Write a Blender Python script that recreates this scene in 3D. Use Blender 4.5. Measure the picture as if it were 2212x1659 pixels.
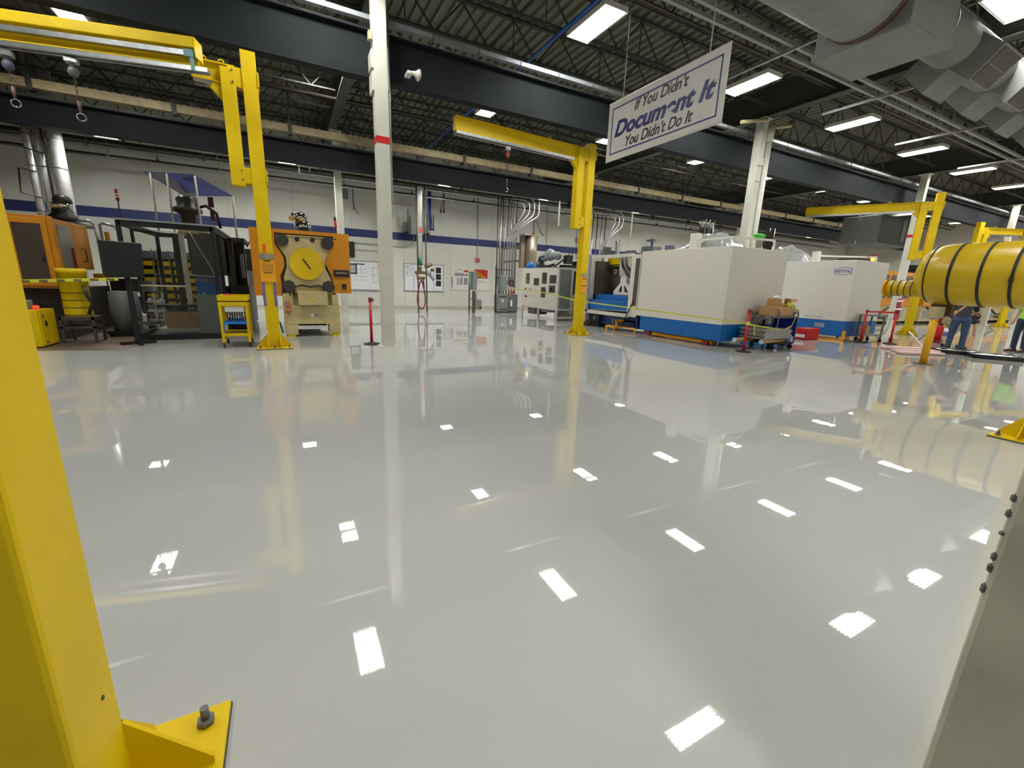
import bpy, bmesh, math, random
from mathutils import Vector, Matrix
random.seed(7)
PI=math.pi
sc=bpy.context.scene
for o in list(bpy.data.objects): bpy.data.objects.remove(o)
COL=sc.collection
# ---------------- camera, world, exposure ----------------
def cam_axes(p,r,y):
    cy,sy,cp,sp=math.cos(y),math.sin(y),math.cos(p),math.sin(p)
    F=Vector((sy*cp,cy*cp,-sp)); R=Vector((cy,-sy,0)); U=R.cross(F)
    c,s=math.cos(r),math.sin(r)
    return c*R+s*U, -s*R+c*U, F
R_,U_,F_=cam_axes(math.radians(13.4),math.radians(2.05),math.radians(27.9))
cd=bpy.data.cameras.new('camera'); cam=bpy.data.objects.new('camera',cd); COL.objects.link(cam)
cd.sensor_fit='HORIZONTAL'; cd.sensor_width=36.0; cd.lens=915/2212*36.0
cd.clip_start=0.03; cd.clip_end=300
cam.matrix_world=Matrix(((R_.x,U_.x,-F_.x,0),(R_.y,U_.y,-F_.y,0),(R_.z,U_.z,-F_.z,1.42),(0,0,0,1)))
sc.camera=cam
sc.view_settings.view_transform='Standard'; sc.view_settings.look='None'
sc.view_settings.gamma=1.0; sc.view_settings.use_curve_mapping=False
sc.view_settings.exposure=0.0
w=bpy.data.worlds.new('world'); sc.world=w; w.use_nodes=True
w.node_tree.nodes['Background'].inputs[0].default_value=(.6,.65,.7,1)
w.node_tree.nodes['Background'].inputs[1].default_value=0.02
TUBE_L=200.0
# ---------------- materials ----------------
def s2l(c): return tuple(((v/255)/12.92 if v<=10 else (((v/255)+.055)/1.055)**2.4) for v in c)
_m={}
def mat(name,rgb,rough=.5,metal=0.,var=.06,vs=6.,bump=0.,bs=40.,emit=0.,alpha=1.,trans=0.,spec=.5,coat=0.):
    if name in _m: return _m[name]
    m=bpy.data.materials.new(name); m.use_nodes=True; nt=m.node_tree; b=nt.nodes['Principled BSDF']
    c=s2l(rgb)
    b.inputs['Base Color'].default_value=(*c,1); b.inputs['Roughness'].default_value=rough
    b.inputs['Metallic'].default_value=metal; b.inputs['Specular IOR Level'].default_value=spec
    if coat: b.inputs['Coat Weight'].default_value=coat; b.inputs['Coat Roughness'].default_value=.05
    tc=nt.nodes.new('ShaderNodeTexCoord')
    if var:
        n=nt.nodes.new('ShaderNodeTexNoise'); n.inputs['Scale'].default_value=vs; n.inputs['Detail'].default_value=5
        nt.links.new(tc.outputs['Object'],n.inputs['Vector'])
        r=nt.nodes.new('ShaderNodeValToRGB'); r.color_ramp.elements[0].position=.3; r.color_ramp.elements[1].position=.72
        r.color_ramp.elements[0].color=(*[v*(1-var*2) for v in c],1); r.color_ramp.elements[1].color=(*[min(1,v*(1+var)) for v in c],1)
        nt.links.new(n.outputs['Fac'],r.inputs[0]); nt.links.new(r.outputs[0],b.inputs['Base Color'])
    if bump:
        n2=nt.nodes.new('ShaderNodeTexNoise'); n2.inputs['Scale'].default_value=bs
        nt.links.new(tc.outputs['Object'],n2.inputs['Vector'])
        bp=nt.nodes.new('ShaderNodeBump'); bp.inputs['Strength'].default_value=bump; bp.inputs['Distance'].default_value=.01
        nt.links.new(n2.outputs['Fac'],bp.inputs['Height']); nt.links.new(bp.outputs[0],b.inputs['Normal'])
    if emit: b.inputs['Emission Color'].default_value=(*c,1); b.inputs['Emission Strength'].default_value=emit
    if trans: b.inputs['Transmission Weight'].default_value=trans; b.inputs['IOR'].default_value=1.45
    if alpha<1: b.inputs['Alpha'].default_value=alpha
    _m[name]=m; return m
def glassmat():
    m=bpy.data.materials.new('clear_panel'); m.use_nodes=True; nt=m.node_tree; nt.nodes.clear()
    o=nt.nodes.new('ShaderNodeOutputMaterial'); mx=nt.nodes.new('ShaderNodeMixShader')
    t=nt.nodes.new('ShaderNodeBsdfTransparent'); t.inputs[0].default_value=(.86,.87,.85,1)
    g=nt.nodes.new('ShaderNodeBsdfGlossy'); g.inputs['Roughness'].default_value=.08; g.inputs[0].default_value=(.8,.8,.8,1)
    f=nt.nodes.new('ShaderNodeFresnel'); f.inputs[0].default_value=1.5
    nt.links.new(f.outputs[0],mx.inputs[0]); nt.links.new(t.outputs[0],mx.inputs[1]); nt.links.new(g.outputs[0],mx.inputs[2])
    nt.links.new(mx.outputs[0],o.inputs[0]); return m
GLASS=glassmat()
def sheetmat(name,rgb):
    m=bpy.data.materials.new(name); m.use_nodes=True; nt=m.node_tree; b=nt.nodes['Principled BSDF']; c=s2l(rgb)
    b.inputs['Base Color'].default_value=(*c,1); b.inputs['Roughness'].default_value=.5
    t=nt.nodes.new('ShaderNodeBsdfTranslucent'); t.inputs[0].default_value=(*c,1)
    mx=nt.nodes.new('ShaderNodeMixShader'); mx.inputs[0].default_value=.6
    o=nt.nodes['Material Output']; nt.links.new(b.outputs[0],mx.inputs[1]); nt.links.new(t.outputs[0],mx.inputs[2]); nt.links.new(mx.outputs[0],o.inputs[0]); return m
SHB=sheetmat('canopy_blue',(122,128,172)); SHW=sheetmat('canopy_white',(225,225,225))
YEL=mat('yellow_paint',(214,182,0),.5,spec=.25,var=.05,vs=3)
YELD=mat('yellow_vinyl',(204,172,0),.33,var=.05,vs=4,bump=.35,bs=5)
ORG=mat('orange_paint',(188,122,0),.42,var=.04)
ORGL=mat('label_orange',(232,160,10),.5)
TAN=mat('tan_paint',(184,170,122),.5,var=.08)
WHP=mat('white_paint',(222,219,208),.5,var=.02)
WHM=mat('machine_white',(216,212,202),.55,var=.008,bump=.1,bs=300)
WHC=mat('column_white',(200,200,186),.5,var=.04,vs=3)
BLU=mat('skirt_blue',(0,96,172),.45,var=.05)
DGR=mat('beam_grey',(25,29,32),.7,var=.1,vs=2,spec=.12)
DK=mat('joist_dark',(58,60,52),.6,var=.12)
BLK=mat('black_plastic',(22,22,22),.45)
CHAR=mat('charcoal',(22,26,26),.5,spec=.3)
COND=mat('conduit_grey',(150,150,148),.38,metal=.6)
GRY=mat('panel_grey',(128,134,134),.5)
MGR=mat('mid_grey',(95,98,98),.5)
RED=mat('red_paint',(190,24,26),.4)
DRED=mat('dark_red',(125,30,30),.45)
GALV=mat('galvanized',(176,180,180),.32,metal=.85,var=.1,vs=12)
VSIL=mat('vent_silver',(205,206,204),.3,metal=.5,var=.08,vs=8)
CHR=mat('chrome',(215,215,215),.12,metal=1.)
DPIPE=mat('dark_pipe',(72,66,58),.4,metal=.5)
DUCT=mat('duct_grey',(126,130,125),.55,metal=.15,var=.06,vs=2)
BROWN=mat('brown_band',(88,66,40),.7)
CRM=mat('cream_paint',(180,166,128),.6,var=.1)
STRP=mat('stripe_blue',(24,40,98),.5)
CARD=mat('cardboard',(178,138,92),.75,var=.08)
DBL=mat('deep_blue',(26,48,175),.4)
BRB=mat('bright_blue',(20,110,205),.35)
PURP=mat('purple_tape',(108,98,150),.5)
SIGNW=mat('banner_white',(222,220,212),.45,var=.03,bump=.25,bs=3)
NAVY=mat('navy_print',(38,38,112),.5)
PRNT=mat('print_dark',(48,22,44),.5)
PAPER=mat('paper_white',(232,234,236),.6,var=.01)
PGREY=mat('print_grey',(150,150,155),.6)
LGRN=mat('lime_fabric',(150,215,60),.8)
GRN=mat('green_paint',(20,110,80),.5)
SKIN=mat('skin',(205,150,125),.55)
JEAN=mat('denim',(50,72,105),.85)
KHAK=mat('khaki_cloth',(180,160,120),.85)
DCLO=mat('dark_cloth',(38,40,46),.85)
NVC=mat('navy_cloth',(42,56,74),.85)
HAIR=mat('hair_brown',(50,36,26),.8)
PINK=mat('pale_pink_rubber',(225,190,180),.5)
RUB=mat('rubber_dark',(28,27,26),.7)
OLV=mat('olive_metal',(92,84,52),.55)
SMOK=mat('smoked_window',(62,52,44),.25)
WIN=mat('window_grey',(112,112,104),.25)
ORED=mat('orange_red',(240,70,20),.5)
TAPE=mat('tape_yellow',(205,202,62),.5)
PLAS=mat('plastic_sheet',(132,136,132),.22,var=.1,vs=10)
LIME=mat('green_rag',(70,190,50),.7)
def emitmat(name,col,s):
    m=bpy.data.materials.new(name); m.use_nodes=True; nt=m.node_tree; nt.nodes.clear()
    o=nt.nodes.new('ShaderNodeOutputMaterial'); e=nt.nodes.new('ShaderNodeEmission')
    e.inputs[0].default_value=(*col,1); e.inputs[1].default_value=s; nt.links.new(e.outputs[0],o.inputs[0]); return m
LAMP=emitmat('lamp_tube',(1,.99,.95),TUBE_L)
AMBER=emitmat('amber_beacon',(1,.55,.02),6)
REFL=mat('reflector_white',(235,235,230),.4,var=0)
# floor epoxy
def floormat():
    m=bpy.data.materials.new('epoxy_floor'); m.use_nodes=True; nt=m.node_tree; b=nt.nodes['Principled BSDF']
    tc=nt.nodes.new('ShaderNodeTexCoord')
    n=nt.nodes.new('ShaderNodeTexNoise'); n.inputs['Scale'].default_value=.35; n.inputs['Detail'].default_value=4
    nt.links.new(tc.outputs['Object'],n.inputs['Vector'])
    r=nt.nodes.new('ShaderNodeValToRGB'); r.color_ramp.elements[0].position=.3; r.color_ramp.elements[1].position=.7
    r.color_ramp.elements[0].color=(.44,.445,.42,1); r.color_ramp.elements[1].color=(.48,.485,.46,1)
    nt.links.new(n.outputs['Fac'],r.inputs[0]); nt.links.new(r.outputs[0],b.inputs['Base Color'])
    b.inputs['Roughness'].default_value=.012; b.inputs['IOR'].default_value=1.75
    def nz(s,d):
        q=nt.nodes.new('ShaderNodeTexNoise'); q.inputs['Scale'].default_value=s; q.inputs['Detail'].default_value=d
        nt.links.new(tc.outputs['Object'],q.inputs['Vector']); return q
    a=nz(60,2); c=nz(1.6,0)
    b1=nt.nodes.new('ShaderNodeBump'); b1.inputs['Strength'].default_value=.05; b1.inputs['Distance'].default_value=.00025
    b2=nt.nodes.new('ShaderNodeBump'); b2.inputs['Strength'].default_value=.03; b2.inputs['Distance'].default_value=.0015
    nt.links.new(a.outputs['Fac'],b1.inputs['Height']); nt.links.new(c.outputs['Fac'],b2.inputs['Height'])
    nt.links.new(b1.outputs[0],b2.inputs['Normal']); nt.links.new(b2.outputs[0],b.inputs['Normal'])
    return m
FLOOR=floormat()
FDARK=mat('worn_concrete',(104,88,72),.45,var=.15,vs=2)
# wall: stripe is geometry; faint panel seams by wave
def wallmat():
    m=mat('wall_white',(218,218,208),.6,var=.02,vs=1.5); nt=m.node_tree; b=nt.nodes['Principled BSDF']
    tc=[x for x in nt.nodes if x.type=='TEX_COORD'][0]
    sp=nt.nodes.new('ShaderNodeSeparateXYZ'); nt.links.new(tc.outputs['Object'],sp.inputs[0])
    mo=nt.nodes.new('ShaderNodeMath'); mo.operation='MODULO'; mo.inputs[1].default_value=2.4
    ad=nt.nodes.new('ShaderNodeMath'); ad.operation='ADD'; ad.inputs[1].default_value=100
    nt.links.new(sp.outputs[0],ad.inputs[0]); nt.links.new(ad.outputs[0],mo.inputs[0])
    lt=nt.nodes.new('ShaderNodeMath'); lt.operation='LESS_THAN'; lt.inputs[1].default_value=.04
    nt.links.new(mo.outputs[0],lt.inputs[0])
    mx=nt.nodes.new('ShaderNodeMix'); mx.data_type='RGBA'
    src=b.inputs['Base Color'].links[0].from_socket
    nt.links.new(lt.outputs[0],mx.inputs['Factor']); nt.links.new(src,mx.inputs[6]); mx.inputs[7].default_value=(.60,.59,.54,1)
    nt.links.new(mx.outputs[2],b.inputs['Base Color']); return m
WALL=wallmat()
DECK=mat('deck_metal',(104,105,90),.55,var=.1,vs=2)
# ---------------- mesh building ----------------
class MB:
    def __init__(s): s.v=[]; s.f=[]; s.sm=[]
    def add(s,vs,fs,smooth=False):
        k=len(s.v); s.v+= [tuple(v) for v in vs]
        for f in fs: s.f.append(tuple(i+k for i in f)); s.sm.append(smooth)
        return s
    def b(s,x0,y0,z0,x1,y1,z1):
        x0,x1=min(x0,x1),max(x0,x1);y0,y1=min(y0,y1),max(y0,y1);z0,z1=min(z0,z1),max(z0,z1)
        v=[(x0,y0,z0),(x1,y0,z0),(x1,y1,z0),(x0,y1,z0),(x0,y0,z1),(x1,y0,z1),(x1,y1,z1),(x0,y1,z1)]
        return s.add(v,[(0,3,2,1),(4,5,6,7),(0,1,5,4),(1,2,6,5),(2,3,7,6),(3,0,4,7)])
    def c(s,cx,cy,cz,sx,sy,sz): return s.b(cx-sx/2,cy-sy/2,cz-sz/2,cx+sx/2,cy+sy/2,cz+sz/2)
    def bar(s,p,q,w,h=None,up=(0,0,1)):
        p,q=Vector(p),Vector(q); h=h or w; d=(q-p).normalized(); u=Vector(up)
        if abs(d.dot(u))>.98: u=Vector((0,1,0))
        a=d.cross(u).normalized()*w/2; c=a.cross(d).normalized()*h/2
        v=[p-a-c,p+a-c,p+a+c,p-a+c,q-a-c,q+a-c,q+a+c,q-a+c]
        return s.add(v,[(0,1,2,3),(4,7,6,5),(0,4,5,1),(1,5,6,2),(2,6,7,3),(3,7,4,0)])
    def cyl(s,p,q,r,n=16,r2=None,cap=True):
        p,q=Vector(p),Vector(q); r2=r if r2 is None else r2; d=(q-p).normalized()
        u=Vector((0,0,1)) if abs(d.z)<.95 else Vector((1,0,0))
        a=d.cross(u).normalized(); c=d.cross(a).normalized()
        vs=[p+a*r*math.cos(t)+c*r*math.sin(t) for t in [2*PI*i/n for i in range(n)]]
        vs+=[q+a*r2*math.cos(t)+c*r2*math.sin(t) for t in [2*PI*i/n for i in range(n)]]
        s.add(vs,[(i,(i+1)%n,n+(i+1)%n,n+i) for i in range(n)],True)
        if cap:
            k=len(s.v)-2*n; s.f.append(tuple(k+i for i in range(n-1,-1,-1))); s.sm.append(False)
            s.f.append(tuple(k+n+i for i in range(n))); s.sm.append(False)
        return s
    def tube(s,pts,r,n=8,closed=False):
        P=[Vector(p) for p in pts]; N=len(P); rings=[]; prev=None
        for i in range(N):
            d=((P[(i+1)%N]-P[i-1]) if closed else (P[min(i+1,N-1)]-P[max(i-1,0)])).normalized()
            if prev is None:
                u=Vector((0,0,1)) if abs(d.z)<.9 else Vector((1,0,0)); a=d.cross(u).normalized()
            else: a=(prev-d*prev.dot(d)).normalized()
            prev=a; c=d.cross(a)
            rings.append([P[i]+a*r*math.cos(2*PI*k/n)+c*r*math.sin(2*PI*k/n) for k in range(n)])
        vs=[v for g in rings for v in g]; fs=[]
        for i in range(N if closed else N-1):
            j=(i+1)%N
            for k in range(n): fs.append((i*n+k,i*n+(k+1)%n,j*n+(k+1)%n,j*n+k))
        s.add(vs,fs,True)
        if not closed:
            k0=len(s.v)-N*n; s.f.append(tuple(k0+i for i in range(n))); s.sm.append(False)
            s.f.append(tuple(k0+(N-1)*n+i for i in range(n-1,-1,-1))); s.sm.append(False)
        return s
    def prism(s,poly,ax,a,b):
        # poly in the other two axes (ordered): ax 'x' -> (y,z), 'y' -> (x,z), 'z' -> (x,y)
        def mk(u,v,t): return {'x':(t,u,v),'y':(u,t,v),'z':(u,v,t)}[ax]
        n=len(poly); vs=[mk(u,v,a) for u,v in poly]+[mk(u,v,b) for u,v in poly]
        return s.add(vs,[tuple(range(n-1,-1,-1)),tuple(range(n,2*n))]+[(i,(i+1)%n,n+(i+1)%n,n+i) for i in range(n)])
    def lathe(s,prof,c,n=24,axis='z'):
        vs=[];m=len(prof)
        for i in range(n):
            t=2*PI*i/n
            for r,h in prof:
                x,y=r*math.cos(t),r*math.sin(t)
                if axis=='z': vs.append((c[0]+x,c[1]+y,c[2]+h))
                elif axis=='y': vs.append((c[0]+x,c[1]+h,c[2]+y))
                else: vs.append((c[0]+h,c[1]+x,c[2]+y))
        fs=[(i*m+k,((i+1)%n)*m+k,((i+1)%n)*m+k+1,i*m+k+1) for i in range(n) for k in range(m-1)]
        return s.add(vs,fs,True)
    def sph(s,c,r,n=12,sz=1.,sx=1.,sy=1.):
        k=len(s.v); m=n//2
        s.lathe([(max(1e-4,r*math.sin(PI*i/m)),-r*math.cos(PI*i/m)) for i in range(m+1)],(0,0,0),n)
        for i in range(k,len(s.v)):
            x,y,z=s.v[i]; s.v[i]=(c[0]+x*sx,c[1]+y*sy,c[2]+z*sz)
        return s
    def off(s,d):
        s.v=[(x-d[0],y-d[1],z-d[2]) for x,y,z in s.v]; return s
    def rot(s,M):
        s.v=[tuple(M@Vector(v)) for v in s.v]; return s
def tag(o,label=None,cat=None,group=None,kind=None):
    if label: o['label']=label
    if cat: o['category']=cat
    if group: o['group']=group
    if kind: o['kind']=kind
    return o
def mesh(name,mb,m,bevel=0):
    me=bpy.data.meshes.new(name); me.from_pydata(mb.v,[],mb.f); me.update()
    bm=bmesh.new(); bm.from_mesh(me); bmesh.ops.recalc_face_normals(bm,faces=bm.faces); bm.to_mesh(me); bm.free()
    me.polygons.foreach_set('use_smooth',mb.sm); me.materials.append(m)
    o=bpy.data.objects.new(name,me); COL.objects.link(o)
    if bevel:
        md=o.modifiers.new('bevel','BEVEL'); md.width=bevel; md.segments=2; md.limit_method='ANGLE'
    return o
def thing(name,label,cat,loc=(0,0,0),rz=0,group=None):
    o=bpy.data.objects.new(name,None); COL.objects.link(o); o.location=loc; o.rotation_euler=(0,0,rz); o.empty_display_size=.2
    return tag(o,label,cat,group)
def part(name,mb,m,parent,label=None,bevel=0,world=False,kind=None):
    if world:
        r=parent
        while r.parent: r=r.parent
        mb.off(r.location)
    o=mesh(name,mb,m,bevel); o.parent=parent
    return tag(o,label,kind=kind)
def solo(name,mb,m,label=None,cat=None,group=None,kind=None,bevel=0):
    xs=[v[0] for v in mb.v];ys=[v[1] for v in mb.v];zs=[v[2] for v in mb.v]
    c=((min(xs)+max(xs))/2,(min(ys)+max(ys))/2,min(zs))
    mb.off(c); o=mesh(name,mb,m,bevel); o.location=c
    return tag(o,label,cat,group,kind)
def copy_tree(o,parent=None):
    c=o.copy(); COL.objects.link(c)
    if parent: c.parent=parent
    for ch in list(o.children): copy_tree(ch,c)
    return c
def dup(o,loc,rz=None,label=None,group=None):
    c=copy_tree(o); c.location=loc
    if rz is not None: c.rotation_euler=(0,0,rz)
    if label: c['label']=label
    if group: c['group']=group
    return c
def text_mb(txt,size,bold=0.,shear=0.,align='CENTER',ext=.002):
    cu=bpy.data.curves.new('t','FONT'); cu.body=txt; cu.size=size; cu.offset=bold; cu.shear=shear; cu.align_x=align; cu.extrude=ext
    o=bpy.data.objects.new('t',cu); COL.objects.link(o)
    bpy.context.view_layer.update()
    me=bpy.data.meshes.new_from_object(o.evaluated_get(bpy.context.evaluated_depsgraph_get()))
    mb=MB(); mb.add([tuple(v.co) for v in me.vertices],[tuple(p.vertices) for p in me.polygons])
    bpy.data.objects.remove(o); bpy.data.curves.remove(cu); bpy.data.meshes.remove(me)
    return mb
# ================= setting =================
X0,X1,Y0,Y1,ZC=-13.,46.,-9.,22.,7.6
solo('floor',MB().b(X0-.3,Y0-.3,-.2,X1+.3,Y1+.3,0),FLOOR,kind='structure')
f2=solo('floor',MB().prism([(-2.86,9.93),(-2.57,10.44),(-2.60,11.4),(-2.6,17.5),(-12.9,17.5),(-12.9,10.2),(-4.04,10.22)],'z',.0,.004),FDARK,kind='structure')
wb=solo('wall_back',MB().b(X0,Y1,0,X1,Y1+.3,ZC+.3),WALL,kind='structure')
solo('wall_left',MB().b(X0-.3,Y0,0,X0,Y1,ZC+.3),WALL,kind='structure')
solo('wall_right',MB().b(X1,Y0,0,X1+.3,Y1,ZC+.3),WALL,kind='structure')
solo('wall_front',MB().b(X0,Y0-.3,0,X1,Y0,ZC+.3),WALL,kind='structure')
solo('trim_1',MB().b(X0,Y1-.012,3.28,X1,Y1,3.63),STRP,kind='structure')
solo('baseboard_back',MB().b(X0,Y1-.02,0,X1,Y1,.1),mat('base_cream',(196,190,170),.5),kind='structure')
d=MB(); n=int((X1-X0)/.25); vs=[]
for i in range(n):
    x=X0+i*.25
    for dx,z in ((0,0),(.12,0),(.145,-.07),(.225,-.07)): vs.append((x+dx,z))
vs.append((X1,0))
k=len(vs)
d.add([(x,Y0,ZC+z) for x,z in vs]+[(x,Y1,ZC+z) for x,z in vs],[(i,i+1,k+i+1,k+i) for i in range(k-1)])
d.b(X0,Y0,ZC+.02,X1,Y1,ZC+.25)
solo('ceiling',d,DECK,kind='structure')
# ---------- ceiling lights ----------
def make_light():
    t=thing('ceiling_light','x','ceiling light')
    h=MB().b(-.27,-.62,.03,.27,.62,.075).b(-.285,-.63,-.02,-.27,.63,.075).b(.27,-.63,-.02,.285,.63,.075).b(-.285,-.645,-.02,.285,-.63,.075).b(-.285,.63,-.02,.285,.645,.075)
    part('housing',h,WHP,t)
    r=MB()
    for i in range(7):
        x=-.252+i*.084
        r.prism([(x-.02,.028),(x,-.015),(x+.02,.028)],'y',-.6,.6)
    part('reflector',r,REFL,t)
    for i in range(6):
        x=-.21+i*.084
        part('tube',MB().cyl((x,-.58,.005),(x,.58,.005),.013,6),LAMP,t)
    part('hanger',MB().cyl((-.2,-.4,.07),(-.2,-.4,.2),.004,5).cyl((.2,-.4,.07),(.2,-.4,.2),.004,5).cyl((-.2,.4,.07),(-.2,.4,.2),.004,5).cyl((.2,.4,.07),(.2,.4,.2),.004,5),GALV,t)
    return t
L0=make_light(); used=[False]
def light(x,y,z,label,group,rz=0):
    if used[0]: return dup(L0,(x,y,z),rz,label,group)
    used[0]=True; L0.location=(x,y,z); L0['label']=label; L0['group']=group
row1={-4:'lit six-tube ceiling light above the foreground jib post, out at the left',1:'lit ceiling light seen only as a square glare on the floor left of centre',6:'large lit six-tube ceiling light left of the hanging banner, tubes clearly visible',11:'lit ceiling light just right of the hanging banner, partly tucked behind it',16:'third lit ceiling light of the diagonal row, right above the white column with a downpipe',20.9:'fourth lit ceiling light of the diagonal row running right, below the twin rails',25.6:'fifth lit ceiling light of the diagonal row running to the right',30.4:'sixth lit ceiling light of the diagonal row, close to the right edge',35:'last small lit ceiling light of the diagonal row, at the far right edge'}
for x,l in row1.items(): light(x,8.25,6.6,l,'six-tube ceiling lights nearest bay')
row0={1:'lit ceiling light overhead, outside the picture top',6.2:'lit ceiling light overhead, its striped glare lowest on the shiny floor',12.0:'big bright ceiling light cut by the top right corner beside the duct',16:'lit ceiling light beyond the duct, its glare by the right edge of the floor',20.9:'lit ceiling light behind the spiral duct'}
for x,l in row0.items(): light(x,3.9,6.6,l,'six-tube ceiling lights by the duct',PI/2)
light(43,8.25,6.6,'added six-tube light brightening the far right wall','ceiling lights outside the picture'); light(42,13.4,6.6,'added six-tube light brightening the far right wall','ceiling lights outside the picture')  # both added past the last rows to brighten the right wall
for x in (-4,25.6,32,38,43): light(x,4.0,6.6,'added six-tube light brightening the far right wall','ceiling lights outside the picture')
for x in (1,6,11,16,22,30,38): light(x,-1.3,6.6,'added six-tube light brightening the far right wall','ceiling lights outside the picture')  # added row behind the camera, there only for its light on near faces
for x,y,z in ((39.5,8.25,6.6),(39,4,6.6),(39,13.95,6.82)): light(x,y,z,'added six-tube light brightening the far right wall','ceiling lights outside the picture')  # extra lights added to lift the dim right wall
for x in (10,16,22,30): light(x,-6.3,6.6,'added six-tube light brightening the far right wall','ceiling lights outside the picture')  # added row far behind the camera, lights the white machine end faces
light(-9,8.25,6.6,'added six-tube light brightening the far right wall','ceiling lights outside the picture')
row2={-4:'lit ceiling light showing as a thin bright strip above the long yellow boom, upper left',1:'lit ceiling light hidden behind the upper grey beam left of the white column',6:'small lit strip light under the upper grey beam, left of the centre yellow boom tip',11:'lit ceiling light peeping out at the left edge of the hanging banner',16:'small lit ceiling light under the beam between the banner and the white downpipe column',20.9:'tiny lit ceiling light just right of the white downpipe column',25.6:'tiny lit ceiling light above the right-hand yellow boom tip',30.4:'tiny far ceiling light over the right yellow boom',35:'tiniest far ceiling light in the middle bay'}
for x,l in row2.items(): light(x+.25,13.95,7.05 if x==1 else 6.82,l,'six-tube ceiling lights in the middle bay')
row3={-4.5:'lit ceiling light beside the silver vent pipes, nearest the left edge along the back wall',.36:'lit ceiling light under the lower beam, just right of the left yellow post',6.2:'lit ceiling light under the lower beam, above the red hose station',11.1:'lit ceiling light under the lower beam, above the white equipment cabinet',16.8:'lit ceiling light under the lower beam, above the open white machine',22:'lit ceiling light behind the chrome tubes over the first white machine',27:'lit ceiling light along the back wall, above the logo machine',33:'farther lit ceiling light along the back wall, left of the grey air unit',39:'farthest lit ceiling light along the back wall behind the grey air unit'}
for x,l in row3.items(): light(x,17.8,5.3,l,'six-tube ceiling lights along the back wall')
# hanging rods of the low wall row
# ---------- roof girders and joists ----------
GX=[-9.4,1.87,13.2,24.4,35.6]
gl=['dark roof girder crossing above the yellow post area at far left','dark roof girder crossing over the front white column','dark roof girder crossing over the white column with downpipe','dark roof girder crossing over the third white column','far dark roof girder by the right edge']
for x,l in zip(GX,gl):
    g=MB().b(x-.14,Y0,6.5,x+.14,Y1,6.53).b(x-.01,Y0,6.53,x+.01,Y1,7.27).b(x-.14,Y0,7.27,x+.14,Y1,7.3)
    solo('roof_girder',g,DK,l,'girder','roof girders')
jm=None
def joist(L):
    j=MB(); zb,zt=6.72,7.46
    for dy in (-.03,.03):
        j.b(0,dy-.012,zb,L,dy+.012,zb+.035); j.b(0,dy-.02,zt,L,dy+.02,zt+.04)
    n=int(L/.62); s=L/n
    for i in range(n):
        a=(i*s,0,zt if i%2 else zb+.02); c=((i+1)*s,0,zb+.02 if i%2 else zt)
        j.bar(a,c,.03,.03)
        if i%4==1: j.bar((i*s,0,zb),(i*s,0,zt),.02,.02)
    return j
spans=[(X0+.02,-9.55)]+[(GX[i]+.15,GX[i+1]-.15) for i in range(4)]+[(35.75,45.98)]
bay=['above the far left','between the left girder and the front white column','between the front white column and the downpipe column','between the downpipe column and the third white column','beyond the third white column','at the far right end']
for si,(a,c) in enumerate(spans):
    base=None
    for jy in [-7.5+1.5*i for i in range(20)]:
        if base is None:
            base=mesh('roof_joist',joist(c-a),DK); o=base
            tag(base,'dark open-web roof joist '+bay[si],'joist','roof joists '+bay[si])
        else: o=base.copy(); COL.objects.link(o)
        o.location=(a,jy,0)
# ---------- runway beams ----------
def ibeam(y,z0,z1,x0,x1,fw=.26):
    return MB().b(x0,y-fw/2,z0,x1,y+fw/2,z0+.03).b(x0,y-.012,z0+.03,x1,y+.012,z1-.03).b(x0,y-fw/2,z1-.03,x1,y+fw/2,z1)
t=thing('crane_runway_beam','long dark grey steel beam passing behind the front white column, nearer of two','beam',(0,9.78,5.2),0,'crane runway beams')
part('beam',ibeam(9.78,5.2,6.02,X0,45.9),DGR,t,world=True)
part('rail',MB().b(X0,9.74,6.02,45.9,9.82,6.08),GALV,t,world=True)
cb=MB().b(X0,9.55,6.12,45.9,9.67,6.2)
part('conductor_bar',cb,mat('pale_bar',(150,156,160),.4,metal=.3),t,world=True)
for i in range(36): part('clamp',MB().c(-4+i*1.0,9.61,6.16,.03,.14,.1),MGR,t,world=True)
t=thing('crane_runway_beam','long dark grey steel beam along the back wall, farther of two','beam',(0,17.1,5.1),0,'crane runway beams')
part('beam',ibeam(17.1,5.05,5.72,X0,46,.3),DGR,t,world=True)
part('rail',MB().b(X0,17.06,5.72,46,17.14,5.79),DK,t,world=True)
# cream tube above far beam
t=thing('cream_air_duct','long cream pipe running above the far grey beam','pipe',(0,17.0,6.0))
part('pipe',MB().b(X0,16.88,5.92,40,17.08,6.14),CRM,t,world=True)
for i in range(15):
    part('bracket',MB().c(-8.5+i*3,16.98,6.03,.12,.24,.36),DK,t,world=True)
    if i%2: part('rod',MB().bar((-8.5+i*3,16.98,6.2),(-8.5+i*3,16.98,7.5),.03),DK,t,world=True)
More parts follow.
